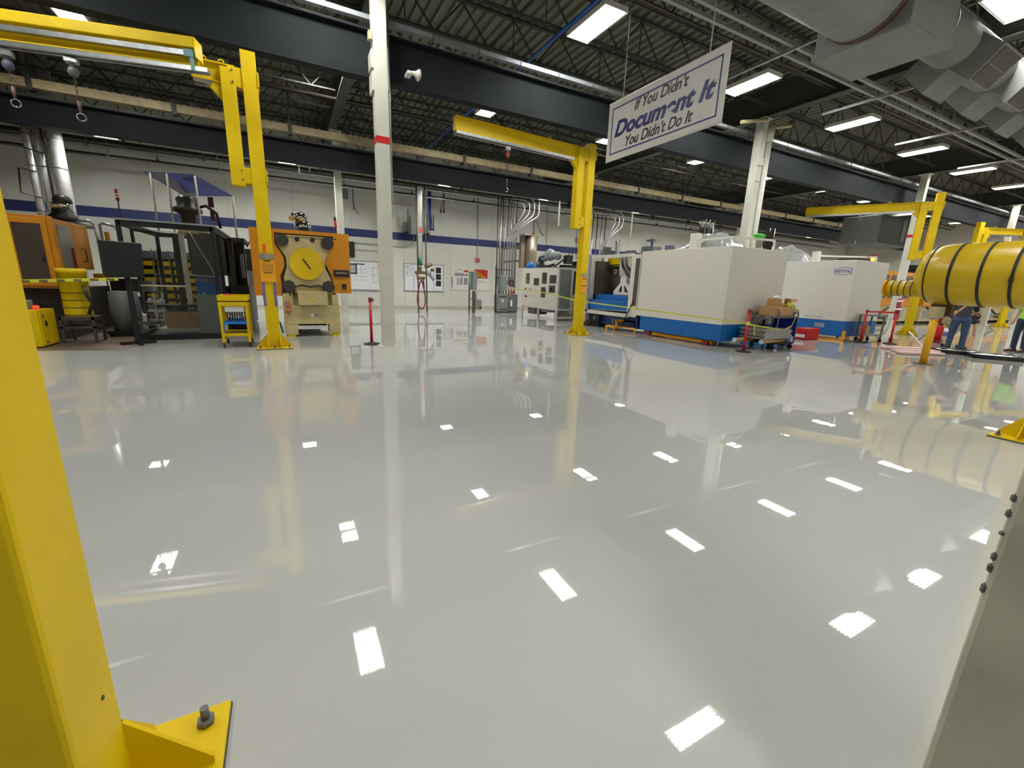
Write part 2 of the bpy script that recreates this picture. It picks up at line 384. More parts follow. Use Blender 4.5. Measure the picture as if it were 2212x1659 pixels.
# ---------- white columns ----------
def wcol(x,y,label,ztop=6.5,z0=0,band=True,extra=None):
    t=thing('steel_column',label,'column',(x,y,0),0,'white building columns')
    s=.125
    part('shaft',MB().b(x-s,y-s,0,x+s,y+s,ztop),WHC,t,world=True,bevel=.012)
    part('base_plate',MB().b(x-.2,y-.2,0,x+.2,y+.2,.012),WHC,t,world=True)
    part('cap_plate',MB().b(x-.2,y-.2,ztop-.03,x+.2,y+.2,ztop-.002),WHC,t,world=True)
    if band: part('red_band',MB().b(x-s-.004,y-s-.004,3.95,x+s+.004,y+s+.004,4.07),RED,t,world=True)
    return t
c1=wcol(1.87,9.3,'tall white square column with a red band, nearest the left yellow jib crane')
part('beam_bracket',MB().b(1.71,9.2,4.83,1.745,9.52,5.15).b(1.70,9.2,5.2,1.745,9.5,5.5).b(1.995,9.2,4.9,2.02,9.52,5.6),WHC,c1,world=True,bevel=.01)
part('conduit',MB().cyl((2.02,9.24,2.75),(2.02,9.24,6.48),.012,8).cyl((2.045,9.28,2.75),(2.045,9.28,6.48),.01,8).c(2.03,9.25,2.78,.06,.06,.16),GALV,c1,world=True)
part('corner_bracket',MB().c(1.7,9.25,5.72,.06,.1,.14),CRM,c1,world=True)
c2=wcol(13.2,9.3,'white column with a round downpipe beside it, rising behind the first white machine',band=False)
dp=thing('roof_drain_pipe','round cream downpipe running down beside the white column behind the first white machine','pipe',(13.5,9.3,0))
part('pipe',MB().cyl((13.5,9.22,0),(13.5,9.22,6.1),.1,16),WHC,dp,world=True)
part('coupling',MB().cyl((13.5,9.22,5.9),(13.5,9.22,6.35),.125,16),WHC,dp,world=True)
part('branch_pipe',MB().cyl((13.5,9.22,6.3),(14.3,9.1,6.47),.05,10).cyl((13.1,9.1,6.42),(12.1,9.2,6.2),.05,10),CRM,dp,world=True)
part('beam_bracket',MB().b(13.05,9.16,5.2,13.35,9.172,5.4).b(13.05,9.16,4.75,13.35,9.172,4.76),WHC,c2,world=True)
wcol(24.4,9.3,'third white column with a red band, behind the yellow jib crane on the right')
wcol(35.6,9.3,'farthest white column, hidden mostly by the big yellow wrapped cylinder')
wcol(1.98,18.0,'white column at the back wall, left of the front white column',ztop=6.5,band=False)
wcol(13.3,17.75,'white column at the back, rising behind the centre yellow jib crane',band=False)
wcol(24.6,17.75,'white column at the back behind the logo machine',band=False)
# post at the right foreground edge
t=thing('steel_column','very close beige-grey column cut by the lower right edge, paint chipped','column',(1.42,.12,0))
part('shaft',MB().b(1.18,-.2,0,1.6,.205,6.5),mat('column_beige',(186,182,166),.55,var=.12,vs=4,bump=.3,bs=12),t,world=True,bevel=.012)
ch=MB()
random.seed(3)
for i in range(7):
    z=random.uniform(.86,1.06); part('chipped_paint',MB().sph((1.186,.203,z),.008,6,random.uniform(.6,1.8),1,.7),MGR,t,world=True)
# ---------- pipes under the roof ----------
solo('air_line',MB().tube([(5.6,5,6.68),(5.62,8,6.66),(5.58,11,6.62),(5.6,14,6.68),(5.6,21.8,6.66)],.035,8),mat('pipe_blue',(20,82,170),.4),'bright blue air pipe crossing the roof left of the banner','pipe')
for y,l in ((6.15,'pale rail of the twin roof rails, nearer the banner'),(6.42,'pale rail of the twin roof rails, nearer the duct')):
    solo('roof_rail',MB().b(-2,y,6.2,30,y+.07,6.27),mat('rail_pale',(150,156,146),.5,metal=.2),l,'rail','twin pale roof rails')
hr=MB()
for i in range(11):
    for y in (6.18,6.45): hr.bar((-1+i*3,y,6.27),(-1+i*3,y,6.72),.015)
solo('hanger_rod',hr,GALV,'thin rods holding the twin pale rails up to the joists','rod',kind='stuff')
for x,ya,yb,l in ((9.3,4.6,7.6,'thin grey strut crossing under the twin rails above the banner'),(13.2,5.2,7.6,'thin grey strut crossing under the twin rails right of the second light'),(17.6,5.2,7.7,'thin grey strut crossing under the twin rails by the third light'),(22.5,5.0,7.7,'thin grey strut under the twin rails, near the fourth light')):
    solo('ceiling_strut',MB().b(x,ya,6.12,x+.05,yb,6.17),GALV,l,'strut','thin struts under the twin rails')
for y,z,r,l in ((7.3,6.66,.03,'dark sprinkler pipe running across the roof behind the banner'),(11.6,6.6,.04,'dark sprinkler pipe running across the middle bay'),(15.2,6.6,.04,'dark sprinkler pipe running across the roof before the back beam')):
    solo('sprinkler_pipe',MB().cyl((X0+.1,y,z),(47,y,z),r,8),DPIPE,l,'pipe','sprinkler pipes')
# conduits along back wall
for i,(z,y,r,m,l) in enumerate(((5.36,20.0,.055,GALV,'upper shiny conduit along the top of the back wall'),(5.1,20.3,.045,GALV,'lower shiny conduit along the top of the back wall'),(5.62,20.6,.07,DPIPE,'dark pipe along the top of the back wall'),(5.88,20.8,.07,DPIPE,'highest dark pipe along the top of the back wall'),(5.25,21.0,.05,DPIPE,'dark pipe close to the back wall between the conduits'))):
    t=thing('wall_conduit',l,'conduit',(0,y,z),0,'conduits along the back wall')
    part('pipe',MB().cyl((X0+.1,y,z),(40,y,z),r,10),m,t,world=True)
    for k in range(12): part('clamp',MB().c(-8.5+k*3.1+i*.4,y,z+.02,.05,r*3,r*3.2).bar((-8.5+k*3.1+i*.4,y,z),(-8.5+k*3.1+i*.4,y,7.5),.02),m,t,world=True)
# ---------- ductwork ----------
t=thing('plenum_duct','big grey sheet-metal duct box with a wide round duct entering it, top right','duct',(8.8,4.3,5.2))
part('box',MB().b(8.15,3.68,5.2,9.42,5.0,6.45),DUCT,t,world=True,bevel=.01)
part('bottom_seam',MB().b(8.13,3.66,5.21,8.15,5.02,5.3).b(9.42,3.66,5.21,9.44,5.02,5.3).b(8.15,3.66,5.21,9.42,3.68,5.3).b(8.15,5.0,5.21,9.42,5.02,5.3),DUCT,t,world=True)
part('round_duct',MB().cyl((-2,4.3,5.83),(8.15,4.3,5.83),.6,32,cap=False),DUCT,t,world=True)
part('round_collar',MB().cyl((8.03,4.3,5.83),(8.13,4.3,5.83),.612,32),BROWN,t,world=True)
t=thing('spiral_duct','grey spiral duct with square outlet boxes, running off to the right edge','duct',(9.45,4.3,5.7))
part('pipe',MB().cyl((9.42,4.2,5.82),(22,4.2,5.82),.36,28,cap=True),DUCT,t,world=True)
for i in range(8): part('seam',MB().cyl((9.9+i*1.5,4.2,5.82),(9.93+i*1.5,4.2,5.82),.365,24),DUCT,t,world=True)
def outlet(x,side):
    # box angled 45 deg down on one side
    M=Matrix.Rotation(side*math.radians(48),3,'X')
    mb=MB().b(-.42,-.28,-.68,.42,.28,-.2).rot(M); mb.v=[(a+x,b_+4.2,c+5.82) for a,b_,c in mb.v]
    o=part('outlet_box',mb,DUCT,t,world=True)
    g=MB().b(-.37,-.25,-.692,.37,.25,-.682)
    g.rot(M); g.v=[(a+x,b_+4.2,c+5.82) for a,b_,c in g.v]
    part('grille',g,SMOK,o,world=True)
    s=MB()
    for k in range(1): s.b(-.37,-.01,-.70,.37,.01,-.693)
    s.rot(M); s.v=[(a+x,b_+4.2,c+5.82) for a,b_,c in s.v]
    part('slat',s,MGR,o,world=True)
for x in (11.3,13.1,15.0,17.0):
    outlet(x,-1); outlet(x,1)
# ---------- banner ----------
BX=5.6; y0,y1,z0,z1=4.58,7.08,3.72,4.7
t=thing('hanging_banner','white hanging banner reading If You Didn\'t Document It You Didn\'t Do It','banner',(BX,(y0+y1)/2,z0))
part('panel',MB().b(BX,y0,z0,BX+.012,y1,z1),SIGNW,t,world=True)
bd=MB(); e=.1; wd=.022
bd.b(BX-.003,y0+e,z0+e,BX,y1-e,z0+e+wd).b(BX-.003,y0+e,z1-e-wd,BX,y1-e,z1-e).b(BX-.003,y0+e,z0+e,BX,y0+e+wd,z1-e).b(BX-.003,y1-e-wd,z0+e,BX,y1-e,z1-e)
part('border',bd,NAVY,t,world=True)
def stext(txt,size,z,m,bold,ya,yb,hh):
    mb=text_mb(txt,size,bold,.3)
    x0=min(v[0] for v in mb.v);x1=max(v[0] for v in mb.v);h1=max(v[1] for v in mb.v)
    mb.v=[(BX-.004-c*.5,ya-(a-x0)/(x1-x0)*(ya-yb),z+b_/h1*hh) for a,b_,c in mb.v]
    part('lettering',mb,m,t,world=True)
cy=(y0+y1)/2
stext("If You Didn't",.21,z0+.69,PRNT,.003,6.4,5.25,.17)
stext("Document It",.34,z0+.385,NAVY,.012,6.88,4.74,.255)
stext("You Didn't Do It",.21,z0+.165,PRNT,.003,6.56,5.1,.17)
part('hem_rod',MB().cyl((BX+.006,y0,z0),(BX+.006,y1,z0),.012,8).cyl((BX+.006,y0,z1),(BX+.006,y1,z1),.012,8),WHP,t,world=True)
for yy,l in ((y1-.35,'thin cord holding the banner at its left end'),(y0+.35,'thin cord holding the banner at its right end')):
    solo('banner_cord',MB().cyl((BX+.006,yy,z1),(BX+.006,yy,6.72),.008,6),GALV,l,'cord','banner cords')
# ---------- speaker horn on beam, orange sprinkler mark ----------
t=thing('warning_horn','small clear bell-shaped horn clipped to the upper grey beam right of the front column','horn',(2.55,9.4,5.36))
part('bell',MB().lathe([(.02,-.08),(.04,0),(.06,.05),(.11,.1),(.1,.1)],(0,0,0),16,'x').rot(Matrix.Rotation(.3,3,'Z')),WHP,t)
part('mount',MB().c(-.08,.1,0,.1,.24,.05),WHP,t)
t=thing('heater_box','grey boxy air unit hanging high in the back, behind the right yellow boom','heater',(33,14,4.4))
part('cabinet',MB().b(30.6,13.2,4.45,35.3,15.2,6.0),mat('unit_grey',(88,94,92),.45,metal=.3),t,world=True,bevel=.03)
part('louver',MB().b(33.2,13.16,4.7,33.6,13.2,5.9),GALV,t,world=True); part('louver',MB().b(34.2,13.16,4.7,34.6,13.2,5.9),GALV,t,world=True)
part('hanger',MB().bar((31,13.5,6),(31,13.5,7.5),.04).bar((35,13.5,6),(35,13.5,7.5),.04),DK,t,world=True)
# ================= jib cranes =================
def mast(t,H=5.13,w=.115,pl=.31):
    part('post',MB().b(-w,-w,.025,w,w,H),YEL,t,bevel=.012)
    part('base_plate',MB().b(-pl,-pl,0,pl,pl,.025),YEL,t,'yellow plate with scuffed dark edges',bevel=.004)
    part('plate_edge',MB().b(-pl-.003,-pl-.003,.0,pl+.003,pl+.003,.012),DK,t)
    for s in (-1,1):
        for e in (-1,1):
            a=s*w; o=e*w
            part('gusset',MB().prism([(o*.999,.025),(e*(pl-.02),.025),(e*(pl-.02),.05),(o*.999,.27)],'x',a-.006*s-.006,a-.006*s+.006),YEL,t)
            part('gusset',MB().prism([(o*.999,.025),(e*(pl-.02),.025),(e*(pl-.02),.05),(o*.999,.27)],'y',a-.006*s-.006,a-.006*s+.006),YEL,t)
    for dx,dy in ((.25,.25),(-.25,.25),(.25,-.25),(-.25,-.25),(0,.26),(0,-.26),(.26,0),(-.26,0)):
        part('anchor_bolt',MB().cyl((dx,dy,.025),(dx,dy,.045),.024,6).cyl((dx,dy,.045),(dx,dy,.085),.012,8),MGR,t)
def jib(name,label,x,y,ang,L,zt=4.9,rail2=False,gap=.1,pz=2.95,group='yellow jib cranes'):
    t=thing(name,label,'crane',(x,y,0),ang,group)   # +x local = arm direction
    mast(t)
    px=.115+gap+.11
    part('pivot_post',MB().b(px-.11,-.1,pz,px+.11,.1,zt-.05),YEL,t,bevel=.01)
    for z0,z1 in ((pz+.05,pz+.32),(zt-.32,zt-.02)):
        part('hinge_bracket',MB().b(-.135,-.09,z0,px,.09,z1).b(-.14,-.14,z0+.05,-.115,.14,z1-.03),YEL,t,bevel=.008)
        part('hinge_bolt',MB().cyl((px-.07,-.125,z0+.06),(px-.07,.125,z0+.06),.015,8).cyl((px-.07,-.125,z1-.06),(px-.07,.125,z1-.06),.015,8),MGR,t)
    x0=px-.11; h=.3
    bm=MB().b(x0,-.006,zt-h,x0+L,.006,zt).b(x0,-.075,zt-h,x0+L,.075,zt-h+.018).b(x0,-.075,zt-.018,x0+L,.075,zt).b(x0+L-.01,-.075,zt-h,x0+L,.075,zt)
    part('boom',bm,YEL,t)
    part('boom_gusset',MB().prism([(px+.11,zt-h),(px+.36,zt-h),(px+.11,zt-h-.25)],'y',-.05,.05),YEL,t)
    part('track_rail',MB().b(x0+.35,-.09,zt-h-.06,x0+L-.02,-.045,zt-h-.004).b(x0+.35,.045,zt-h-.06,x0+L-.02,.09,zt-h-.004),GALV,t)
    part('lifting_eye',MB().tube([(x0+L*.3+.04*math.cos(a),0,zt+.03+.04*math.sin(a)) for a in [PI*i/6 for i in range(7)]],.012,6).tube([(x0+L*.7+.04*math.cos(a),0,zt+.03+.04*math.sin(a)) for a in [PI*i/6 for i in range(7)]],.012,6),YEL,t)
    return t
def hoist(label,x,y,z,drop,col,hook=True,s=1.):
    t=thing('chain_hoist',label,'hoist',(x,y,z))
    part('trolley',MB().c(0,0,-.05,.16*s,.12*s,.08),GALV,t,bevel=.01)
    part('body',MB().sph((0,0,-.2),.07*s,12,1.1,1,.8).c(0,0,-.12,.05,.05,.1),col,t)
    ch=MB()
    n=int((drop-.34)/.05)
    for i in range(n):
        z0=-.28-i*.05; 
        if i%2: ch.tube([(.014*math.cos(a),0,z0+.03*math.sin(a)) for a in [2*PI*k/8 for k in range(8)]],.006,5,True)
        else: ch.tube([(0,.014*math.cos(a),z0+.03*math.sin(a)) for a in [2*PI*k/8 for k in range(8)]],.006,5,True)
    part('chain',ch,DPIPE,t)
    part('hook_block',MB().cyl((0,0,-drop+.02),(0,0,-drop-.14),.026*s,10,.018),mat('block_maroon',(92,62,58),.45),t)
    if hook: part('ring',MB().tube([(.055*math.cos(a),0,-drop-.2+.055*math.sin(a)) for a in [2*PI*k/16 for k in range(16)]],.009,6,True),CHR,t)
    else: part('hook',MB().tube([(0,0,-drop-.12),(0,0,-drop-.17),(.03,0,-drop-.2),(.035,0,-drop-.24),(0,0,-drop-.27),(-.03,0,-drop-.25)],.011,6),CHR,t)
    return t
# crane 1 (left of picture)
J1=jib('jib_crane','tall yellow jib crane at the left, in front of the orange press with yellow disc',-.29,9.68,math.radians(182),.62,4.86,pz=2.95)
# details on its front (world -Y side); crane rotated 182deg -> build in world
def wpart(name,mb,m,root,label=None,bevel=0):
    # world-space mesh under a rotated root
    M=Matrix.Translation(root.location)@Matrix.Rotation(root.rotation_euler.z,4,'Z')
    Mi=M.inverted(); mb.v=[tuple(Mi@Vector(v)) for v in mb.v]
    o=mesh(name,mb,m,bevel); o.parent=root; return tag(o,label)
f=9.68-.115; x=-.29
wpart('clip_plate',MB().b(x-.12,f-.025,1.70,x+.12,f-.004,1.79),GALV,J1)
wl=wpart('warning_label',MB().b(x-.12,f-.02,1.28,x+.13,f-.004,1.69),ORGL,J1,'orange instruction label')
wpart('label_print',MB().b(x-.06,f-.023,1.655,x+.06,f-.019,1.675).b(x-.06,f-.023,1.44,x+.08,f-.019,1.455),BLK,J1)
lp=MB()
for i in range(6): lp.b(x-.09,f-.022,1.48+i*.025,x+.1,f-.019,1.488+i*.025)
wpart('label_text_lines',lp,OLV,J1)
wpart('purple_strip',MB().b(x-.118,f-.008,.82,x-.07,f-.001,1.27),PURP,J1)
wpart('purple_strip',MB().b(x+.07,f-.008,.82,x+.118,f-.001,1.27),PURP,J1)
wpart('toggle_handle',MB().sph((x-.02,f-.02,1.95),.028,10).c(x-.02,f-.015,1.87,.035,.03,.14),ORED,J1)
# long outer boom with hoists, hung off crane 1
a=math.atan2(.6,-2.4); dx,dy=math.cos(a),math.sin(a)
t=thing('crane_boom','long yellow crane boom with grey track rails reaching in from the left edge, top left','crane',(-.96,9.27,4.6),a)
L=5.2
part('beam',MB().b(0,-.14,.22,L,.14,.37).b(0,-.012,.0,L,.012,.22).b(0,-.11,-.02,L,.11,0),YEL,t,bevel=.02)
part('end_cap',MB().b(-.012,-.14,.1,0,.14,.37),YEL,t)
part('track_rail',MB().b(.12,.09,.1,L,.15,.17),GALV,t)
part('track_rail',MB().b(-.15,-.02,-.09,L,.03,-.03).b(-.15,.08,-.09,L,.13,-.03),GALV,t)
part('end_clamp',MB().c(.08,.13,.13,.12,.08,.1).c(.05,.13,.0,.04,.05,.2),mat('clamp_teal',(90,140,140),.4),t)
hoist('grey chain hoist with a round ring at its end, hanging from the long boom',-.96+dx*1.72,9.27+dy*1.72,4.52,.62,MGR)
hoist('chain hoist with a blue bag, at the left edge under the long boom',-.96+dx*2.52,9.27+dy*2.52,4.5,.5,mat('bag_slate',(72,72,95),.6))
# crane 2
J2=jib('jib_crane','yellow jib crane in the centre, boom pointing left over the white equipment cabinet',7.6,10.3,math.radians(184),3.75,5.0,gap=.13)
x,y=7.6,10.3
wpart('clip_plate',MB().b(x-.06,y-.135,1.66,x+.1,y-.118,1.76),GALV,J2)
wpart('warning_label',MB().b(x-.09,y-.14,1.22,x+.1,y-.118,1.65),ORGL,J2,'orange instruction label')
wpart('label_print',MB().b(x-.05,y-.144,1.6,x+.07,y-.139,1.62).b(x-.05,y-.144,1.4,x+.07,y-.139,1.42),BLK,J2)
hoist('small red-brown chain hoist hanging from the centre crane boom',5.0,10.1,4.62,.75,DRED,hook=False,s=.8)
# crane 3
J3=jib('jib_crane','yellow jib crane at the right behind the big wrapped cylinder, boom pointing left',21.3,7.55,math.atan2(3.1,-1.8),3.75,4.85,gap=.16,pz=2.8)
hoist('small pale hook hanging from the right yellow boom',20.2,9.45,4.5,.8,MGR,hook=False,s=.7)
J4=jib('jib_crane','far yellow jib crane whose foot shows left of the worker in lime green',34.9,8.44,math.radians(-50),2.6,4.9,pz=3.2)
J5=jib('jib_crane','farther yellow jib crane rising behind the top of the wrapped cylinder',30.65,9.07,math.radians(-25),2.0,4.9,pz=3.2)
# foreground mast
t=thing('crane_post','very close yellow square post with bolted base plate at the lower left','post',(-.582,1.118,0))
mast(t)
part('paint_chip',MB().c(-.1,-.1165,.62,.006,.004,.008),DK,t); part('paint_chip',MB().c(.1165,.04,.42,.004,.008,.008),DK,t)
t=thing('crane_post','yellow square post whose bolted base pokes in at the right edge','post',(6.86,1.13,0))
mast(t,w=.115)
# ================= left: orange press cell =================
t=thing('orange_machine','orange enclosed molding machine with dark tinted doors, at the far left','machine',(-5,12,0))
part('base',MB().b(-8,11.7,0,-3.95,14.4,1.0),mat('base_dark',(48,42,36),.6),t,world=True)
part('front_panel',MB().b(-8,11.4,1.02,-3.8,11.5,2.33).b(-8,11.5,1.02,-4.6,14.6,2.33),ORG,t,world=True,bevel=.01)
o=part('front_door',MB().b(-4.62,11.36,1.06,-3.86,11.4,2.28),ORG,t,world=True,bevel=.01)
part('window',MB().b(-4.32,11.345,1.14,-3.94,11.36,2.18),SMOK,o,world=True)
part('handle',MB().c(-3.98,11.33,1.55,.03,.03,.1),BLK,o,world=True)
o=part('side_door',MB().b(-3.84,11.5,1.38,-3.8,12.3,2.3),ORG,t,world=True,bevel=.008)
part('window',MB().b(-3.8,11.6,1.4,-3.79,12.15,2.2),WIN,o,world=True)
part('handle',MB().b(-3.79,12.05,1.4,-3.75,12.08,1.8),DRED,o,world=True)
o=part('side_door',MB().b(-3.84,12.32,1.38,-3.8,13.1,2.3),ORG,t,world=True,bevel=.008)
part('handle',MB().tube([(-3.8,12.6,1.55),(-3.74,12.6,1.55),(-3.74,12.6,1.8),(-3.8,12.6,1.8)],.014,6),BLK,o,world=True)
part('side_frame',MB().b(-3.84,13.1,1.2,-3.8,14.6,1.3).b(-3.9,14.5,0,-3.82,14.6,2.3),ORG,t,world=True)
part('roof_rack',MB().tube([(-4.05,13.4,2.36),(-4.0,13.4,2.44),(-3.83,13.4,2.45),(-3.75,13.4,2.36),(-3.73,13.4,2.1),(-3.73,13.4,1.3)],.028,8).tube([(-3.65,13.4,1.3),(-3.66,13.4,2.38),(-3.6,13.4,2.42),(-3.42,13.4,2.38),(-3.36,13.4,2.28),(-3.35,13.4,1.3)],.028,8).bar((-3.73,13.4,1.9),(-3.35,13.4,1.88),.03),GALV,t,world=True)
t=thing('vacuum_loader','black round vacuum loader with chrome band on top of the orange machine','loader',(-4.2,13.4,2.35))
part('body',MB().lathe([(.001,0),(.24,0),(.24,.12),(.18,.18),(.17,.3)],(-4.3,13.6,2.4),20),BLK,t,world=True)
part('chrome_band',MB().lathe([(.17,.28),(.18,.29),(.18,.38),(.16,.4)],(-4.3,13.6,2.4),20),CHR,t,world=True)
part('lid',MB().sph((-4.27,13.6,2.84),.165,16,.9),BLK,t,world=True)
part('stand',MB().b(-4.75,13.2,2.33,-3.95,14.2,2.39),MGR,t,world=True)
t=thing('coiled_hose','short curled yellow hose on the orange machine roof, by the left edge','hose',(-4.7,12,2.3))
part('tube',MB().tube([(-4.55,11.8,2.34),(-4.6,11.8,2.5),(-4.75,11.8,2.6),(-4.8,11.8,2.45),(-4.95,11.8,2.36)],.035,8),CRM,t,world=True)
for i,(x,r,l) in enumerate(((-6.2,.1,'leftmost silver vent pipe rising by the left edge'),(-5.95,.12,'cream-edged silver vent pipe rising by the left edge, middle of three'),(-5.62,.17,'widest shiny silver vent pipe rising above the orange machine'))):
    t=thing('vent_pipe',l,'pipe',(x,18.2,0),0,'silver vent pipes at the left')
    part('pipe',MB().cyl((x,18.2,0),(x,18.2,7.3),r,16),VSIL,t,world=True)
    for z in (3.0,4.2,5.0): part('band',MB().cyl((x,18.2,z),(x,18.2,z+.04),r+.008,16),GALV,t,world=True)
solo('pipe_bracket',MB().tube([(-6.1,18.05,3.35),(-6.5,18.05,3.45),(-6.45,18.05,4.1),(-6.1,18.05,4.05)],.025,6).bar((-6.4,18.05,4.7),(-5.85,18.05,4.55),.035).bar((-5.84,18.06,2.7),(-5.84,18.06,5.4),.035),BLK,'black looped bracket strapped to the silver vent pipes','bracket')
# yellow box
t=thing('yellow_cabinet','low yellow steel cabinet on the dark floor, beside the very close yellow post','cabinet',(-4.4,10.8,0))
part('body',MB().b(-4.75,10.5,.02,-3.92,11.15,.66),YEL,t,world=True,bevel=.012)
part('door',MB().b(-3.925,10.55,.05,-3.905,11.1,.62),YEL,t,world=True)
part('latch',MB().c(-3.9,10.7,.42,.02,.04,.09),BLK,t,world=True)
part('hinge',MB().c(-3.9,10.62,.1,.02,.03,.05).c(-3.9,10.62,.55,.02,.03,.05),MGR,t,world=True)
solo('white_tray',MB().b(-4.5,10.7,.66,-4.12,11.0,.82),PGREY,'small pale tray on the low yellow cabinet','tray',bevel=.02)
solo('orange_dome',MB().lathe([(.001,.08),(.05,.07),(.065,.0)],(-4.03,10.8,.66),14),ORED,'small bright orange dome on the low yellow cabinet','ball')  # orange dome resting on the cabinet top
# yellow drum
t=thing('yellow_drum','tall yellow round bin with black bands standing on a low dark frame','drum',(-3.62,11.45,.3))
part('bin',MB().lathe([(.001,.2),(.205,.2),(.205,.22),(.205,1.0),(.215,1.0),(.215,1.1),(.2,1.1),(.001,1.1)],(-3.62,11.3,.3),28),YEL,t,world=True)
bn=MB()
for z in (.52,.66,.8,.94): bn.cyl((-3.62,11.3,z),(-3.62,11.3,z+.015),.206,28)
part('band',bn,BLK,t,world=True)
part('black_hose',MB().tube([(-3.42,11.12,1.1),(-3.4,11.1,.9),(-3.34,11.1,.75),(-3.42,11.1,.55)],.03,8),BLK,t,world=True)
part('base_frame',MB().b(-3.85,11.05,.28,-3.35,11.55,.32).b(-3.85,11.05,.44,-3.35,11.55,.5).b(-3.85,11.05,0,-3.81,11.09,.5).b(-3.39,11.05,0,-3.35,11.09,.5).b(-3.85,11.5,0,-3.81,11.55,.5).b(-3.39,11.5,0,-3.35,11.55,.5),mat('frame_dark',(60,58,52),.5),t,world=True)
t=thing('gray_barrel','grey plastic barrel in shade behind the yellow round bin','barrel',(-3.1,12.0,0))
part('barrel',MB().lathe([(.001,.12),(.24,.12),(.27,.5),(.24,.95),(.001,.95)],(-3.15,12.2,0),20),MGR,t,world=True)
part('dolly',MB().b(-3.45,11.95,.05,-2.88,12.45,.12).cyl((-3.4,12,.0),(-3.4,12.05,.0+.05),.03,8),CHAR,t,world=True)
# tape
t=thing('caution_tape','yellow and black caution tape strung from the left post to the dark monitor stand','tape',(-3.4,10.5,1.2))
tp=MB().bar((-4.3,10.4,1.14),(-2.72,10.42,1.24),.004,.055)
part('ribbon',tp,TAPE,t,world=True)
for i in range(7):
    xx=-4.2+i*.22; zz=1.146+i*.0139
    part('black_print',MB().b(xx,10.39,zz-.018,xx+.1,10.425,zz+.018),OLV,t,world=True)
# monitor on stand
t=thing('monitor_stand','large dark flat monitor seen from the back, on a dark pole stand','monitor',(-2.66,10.7,0))
part('screen_back',MB().add([(-2.97,10.62,1.93),(-2.35,10.56,1.90),(-2.38,10.56,1.28),(-2.95,10.62,1.26),(-2.97,10.7,1.93),(-2.35,10.64,1.90),(-2.38,10.64,1.28),(-2.95,10.7,1.26)],[(0,1,2,3),(7,6,5,4),(0,4,5,1),(1,5,6,2),(2,6,7,3),(3,7,4,0)]),CHAR,t,world=True,bevel=.015)
part('pole',MB().bar((-2.66,10.72,.04),(-2.66,10.72,1.3),.07),CHAR,t,world=True)
part('base',MB().bar((-2.9,10.6,.03),(-2.4,10.8,.03),.06).bar((-2.75,10.95,.03),(-2.55,10.45,.03),.06),CHAR,t,world=True)
part('side_arm',MB().bar((-2.66,10.72,.4),(-2.3,10.9,.4),.05),BLK,t,world=True)
# light tower
t=thing('light_tower','slim dark stack light on a thin pole at the corner of the dark guard cell','light',(-2.8,11.45,2.3))
part('pole',MB().cyl((-2.8,11.5,2.3),(-2.8,11.5,2.72),.012,8),BLK,t,world=True)
part('lamp_stack',MB().cyl((-2.8,11.5,2.72),(-2.8,11.5,2.93),.028,12),DRED,t,world=True)
part('white_ring',MB().cyl((-2.8,11.5,2.78),(-2.8,11.5,2.8),.03,12).cyl((-2.8,11.5,2.83),(-2.8,11.5,2.85),.03,12),WHP,t,world=True)
# ================= guard cell =================
t=thing('guard_cell','dark grey framed machine guard cell with clear panels, left of the yellow cart','guard',(-2,12,0))
fx0,fx1,fy0,fy1,fh=-2.81,-1.3,11.3,14.2,2.33
p=.07
for (xx,yy) in ((fx0,fy0),(fx1,fy0),(fx1,fy1),(fx0,fy1),((fx1),12.2)):
    part('post',MB().b(xx-p/2,yy-p/2,0,xx+p/2,yy+p/2,fh),CHAR,t,world=True)
for z in (0.06,fh-.03):
    part('rail',MB().b(fx0,fy0-p/2,z-.05,fx1,fy0+p/2,z+.05).b(fx0,fy1-p/2,z-.05,fx1,fy1+p/2,z+.05).b(fx0-p/2,fy0,z-.05,fx0+p/2,fy1,z+.05).b(fx1-p/2,fy0,z-.05,fx1+p/2,fy1,z+.05),CHAR,t,world=True)
part('top_rim',MB().b(fx0-.05,fy0-.06,fh+.02,fx1+.05,fy0+.02,fh+.05).b(fx1-.02,fy0,fh+.02,fx1+.06,fy1,fh+.05),PGREY,t,world=True)
part('inner_post',MB().bar((-2.06,11.9,.3),(-2.04,11.9,2.2),.1).bar((-2.65,11.6,2.2),(-2.0,11.6,2.14),.06,.05).bar((-2.76,11.9,.5),(-2.76,11.9,2.25),.05),CHAR,t,world=True)
part('white_post',MB().bar((-1.93,11.95,.6),(-1.95,11.95,2.2),.09).bar((-1.93,11.95,1.35),(-1.4,11.95,1.32),.03),WHP,t,world=True)
part('clear_panel',MB().b(fx0+.05,fy0-.01,.12,fx1-.05,fy0,2.2),GLASS,t,world=True)
part('lower_panel',MB().b(fx1-.42,fy0-.02,.12,fx1-.04,fy0-.012,.95),mat('panel_smoke',(70,74,72),.3),t,world=True)
part('side_panel',MB().b(fx1-.01,12.3,.12,fx1,fy1,1.1).b(fx1-.01,13.3,1.1,fx1,13.9,2.2),CHAR,t,world=True)
part('cross_bar',MB().b(-2.6,11.2,1.10,-1.85,11.24,1.13),CRM,t,world=True)
part('floor_tray',MB().b(fx0,fy0,.01,fx1,fy1,.03),CHAR,t,world=True)
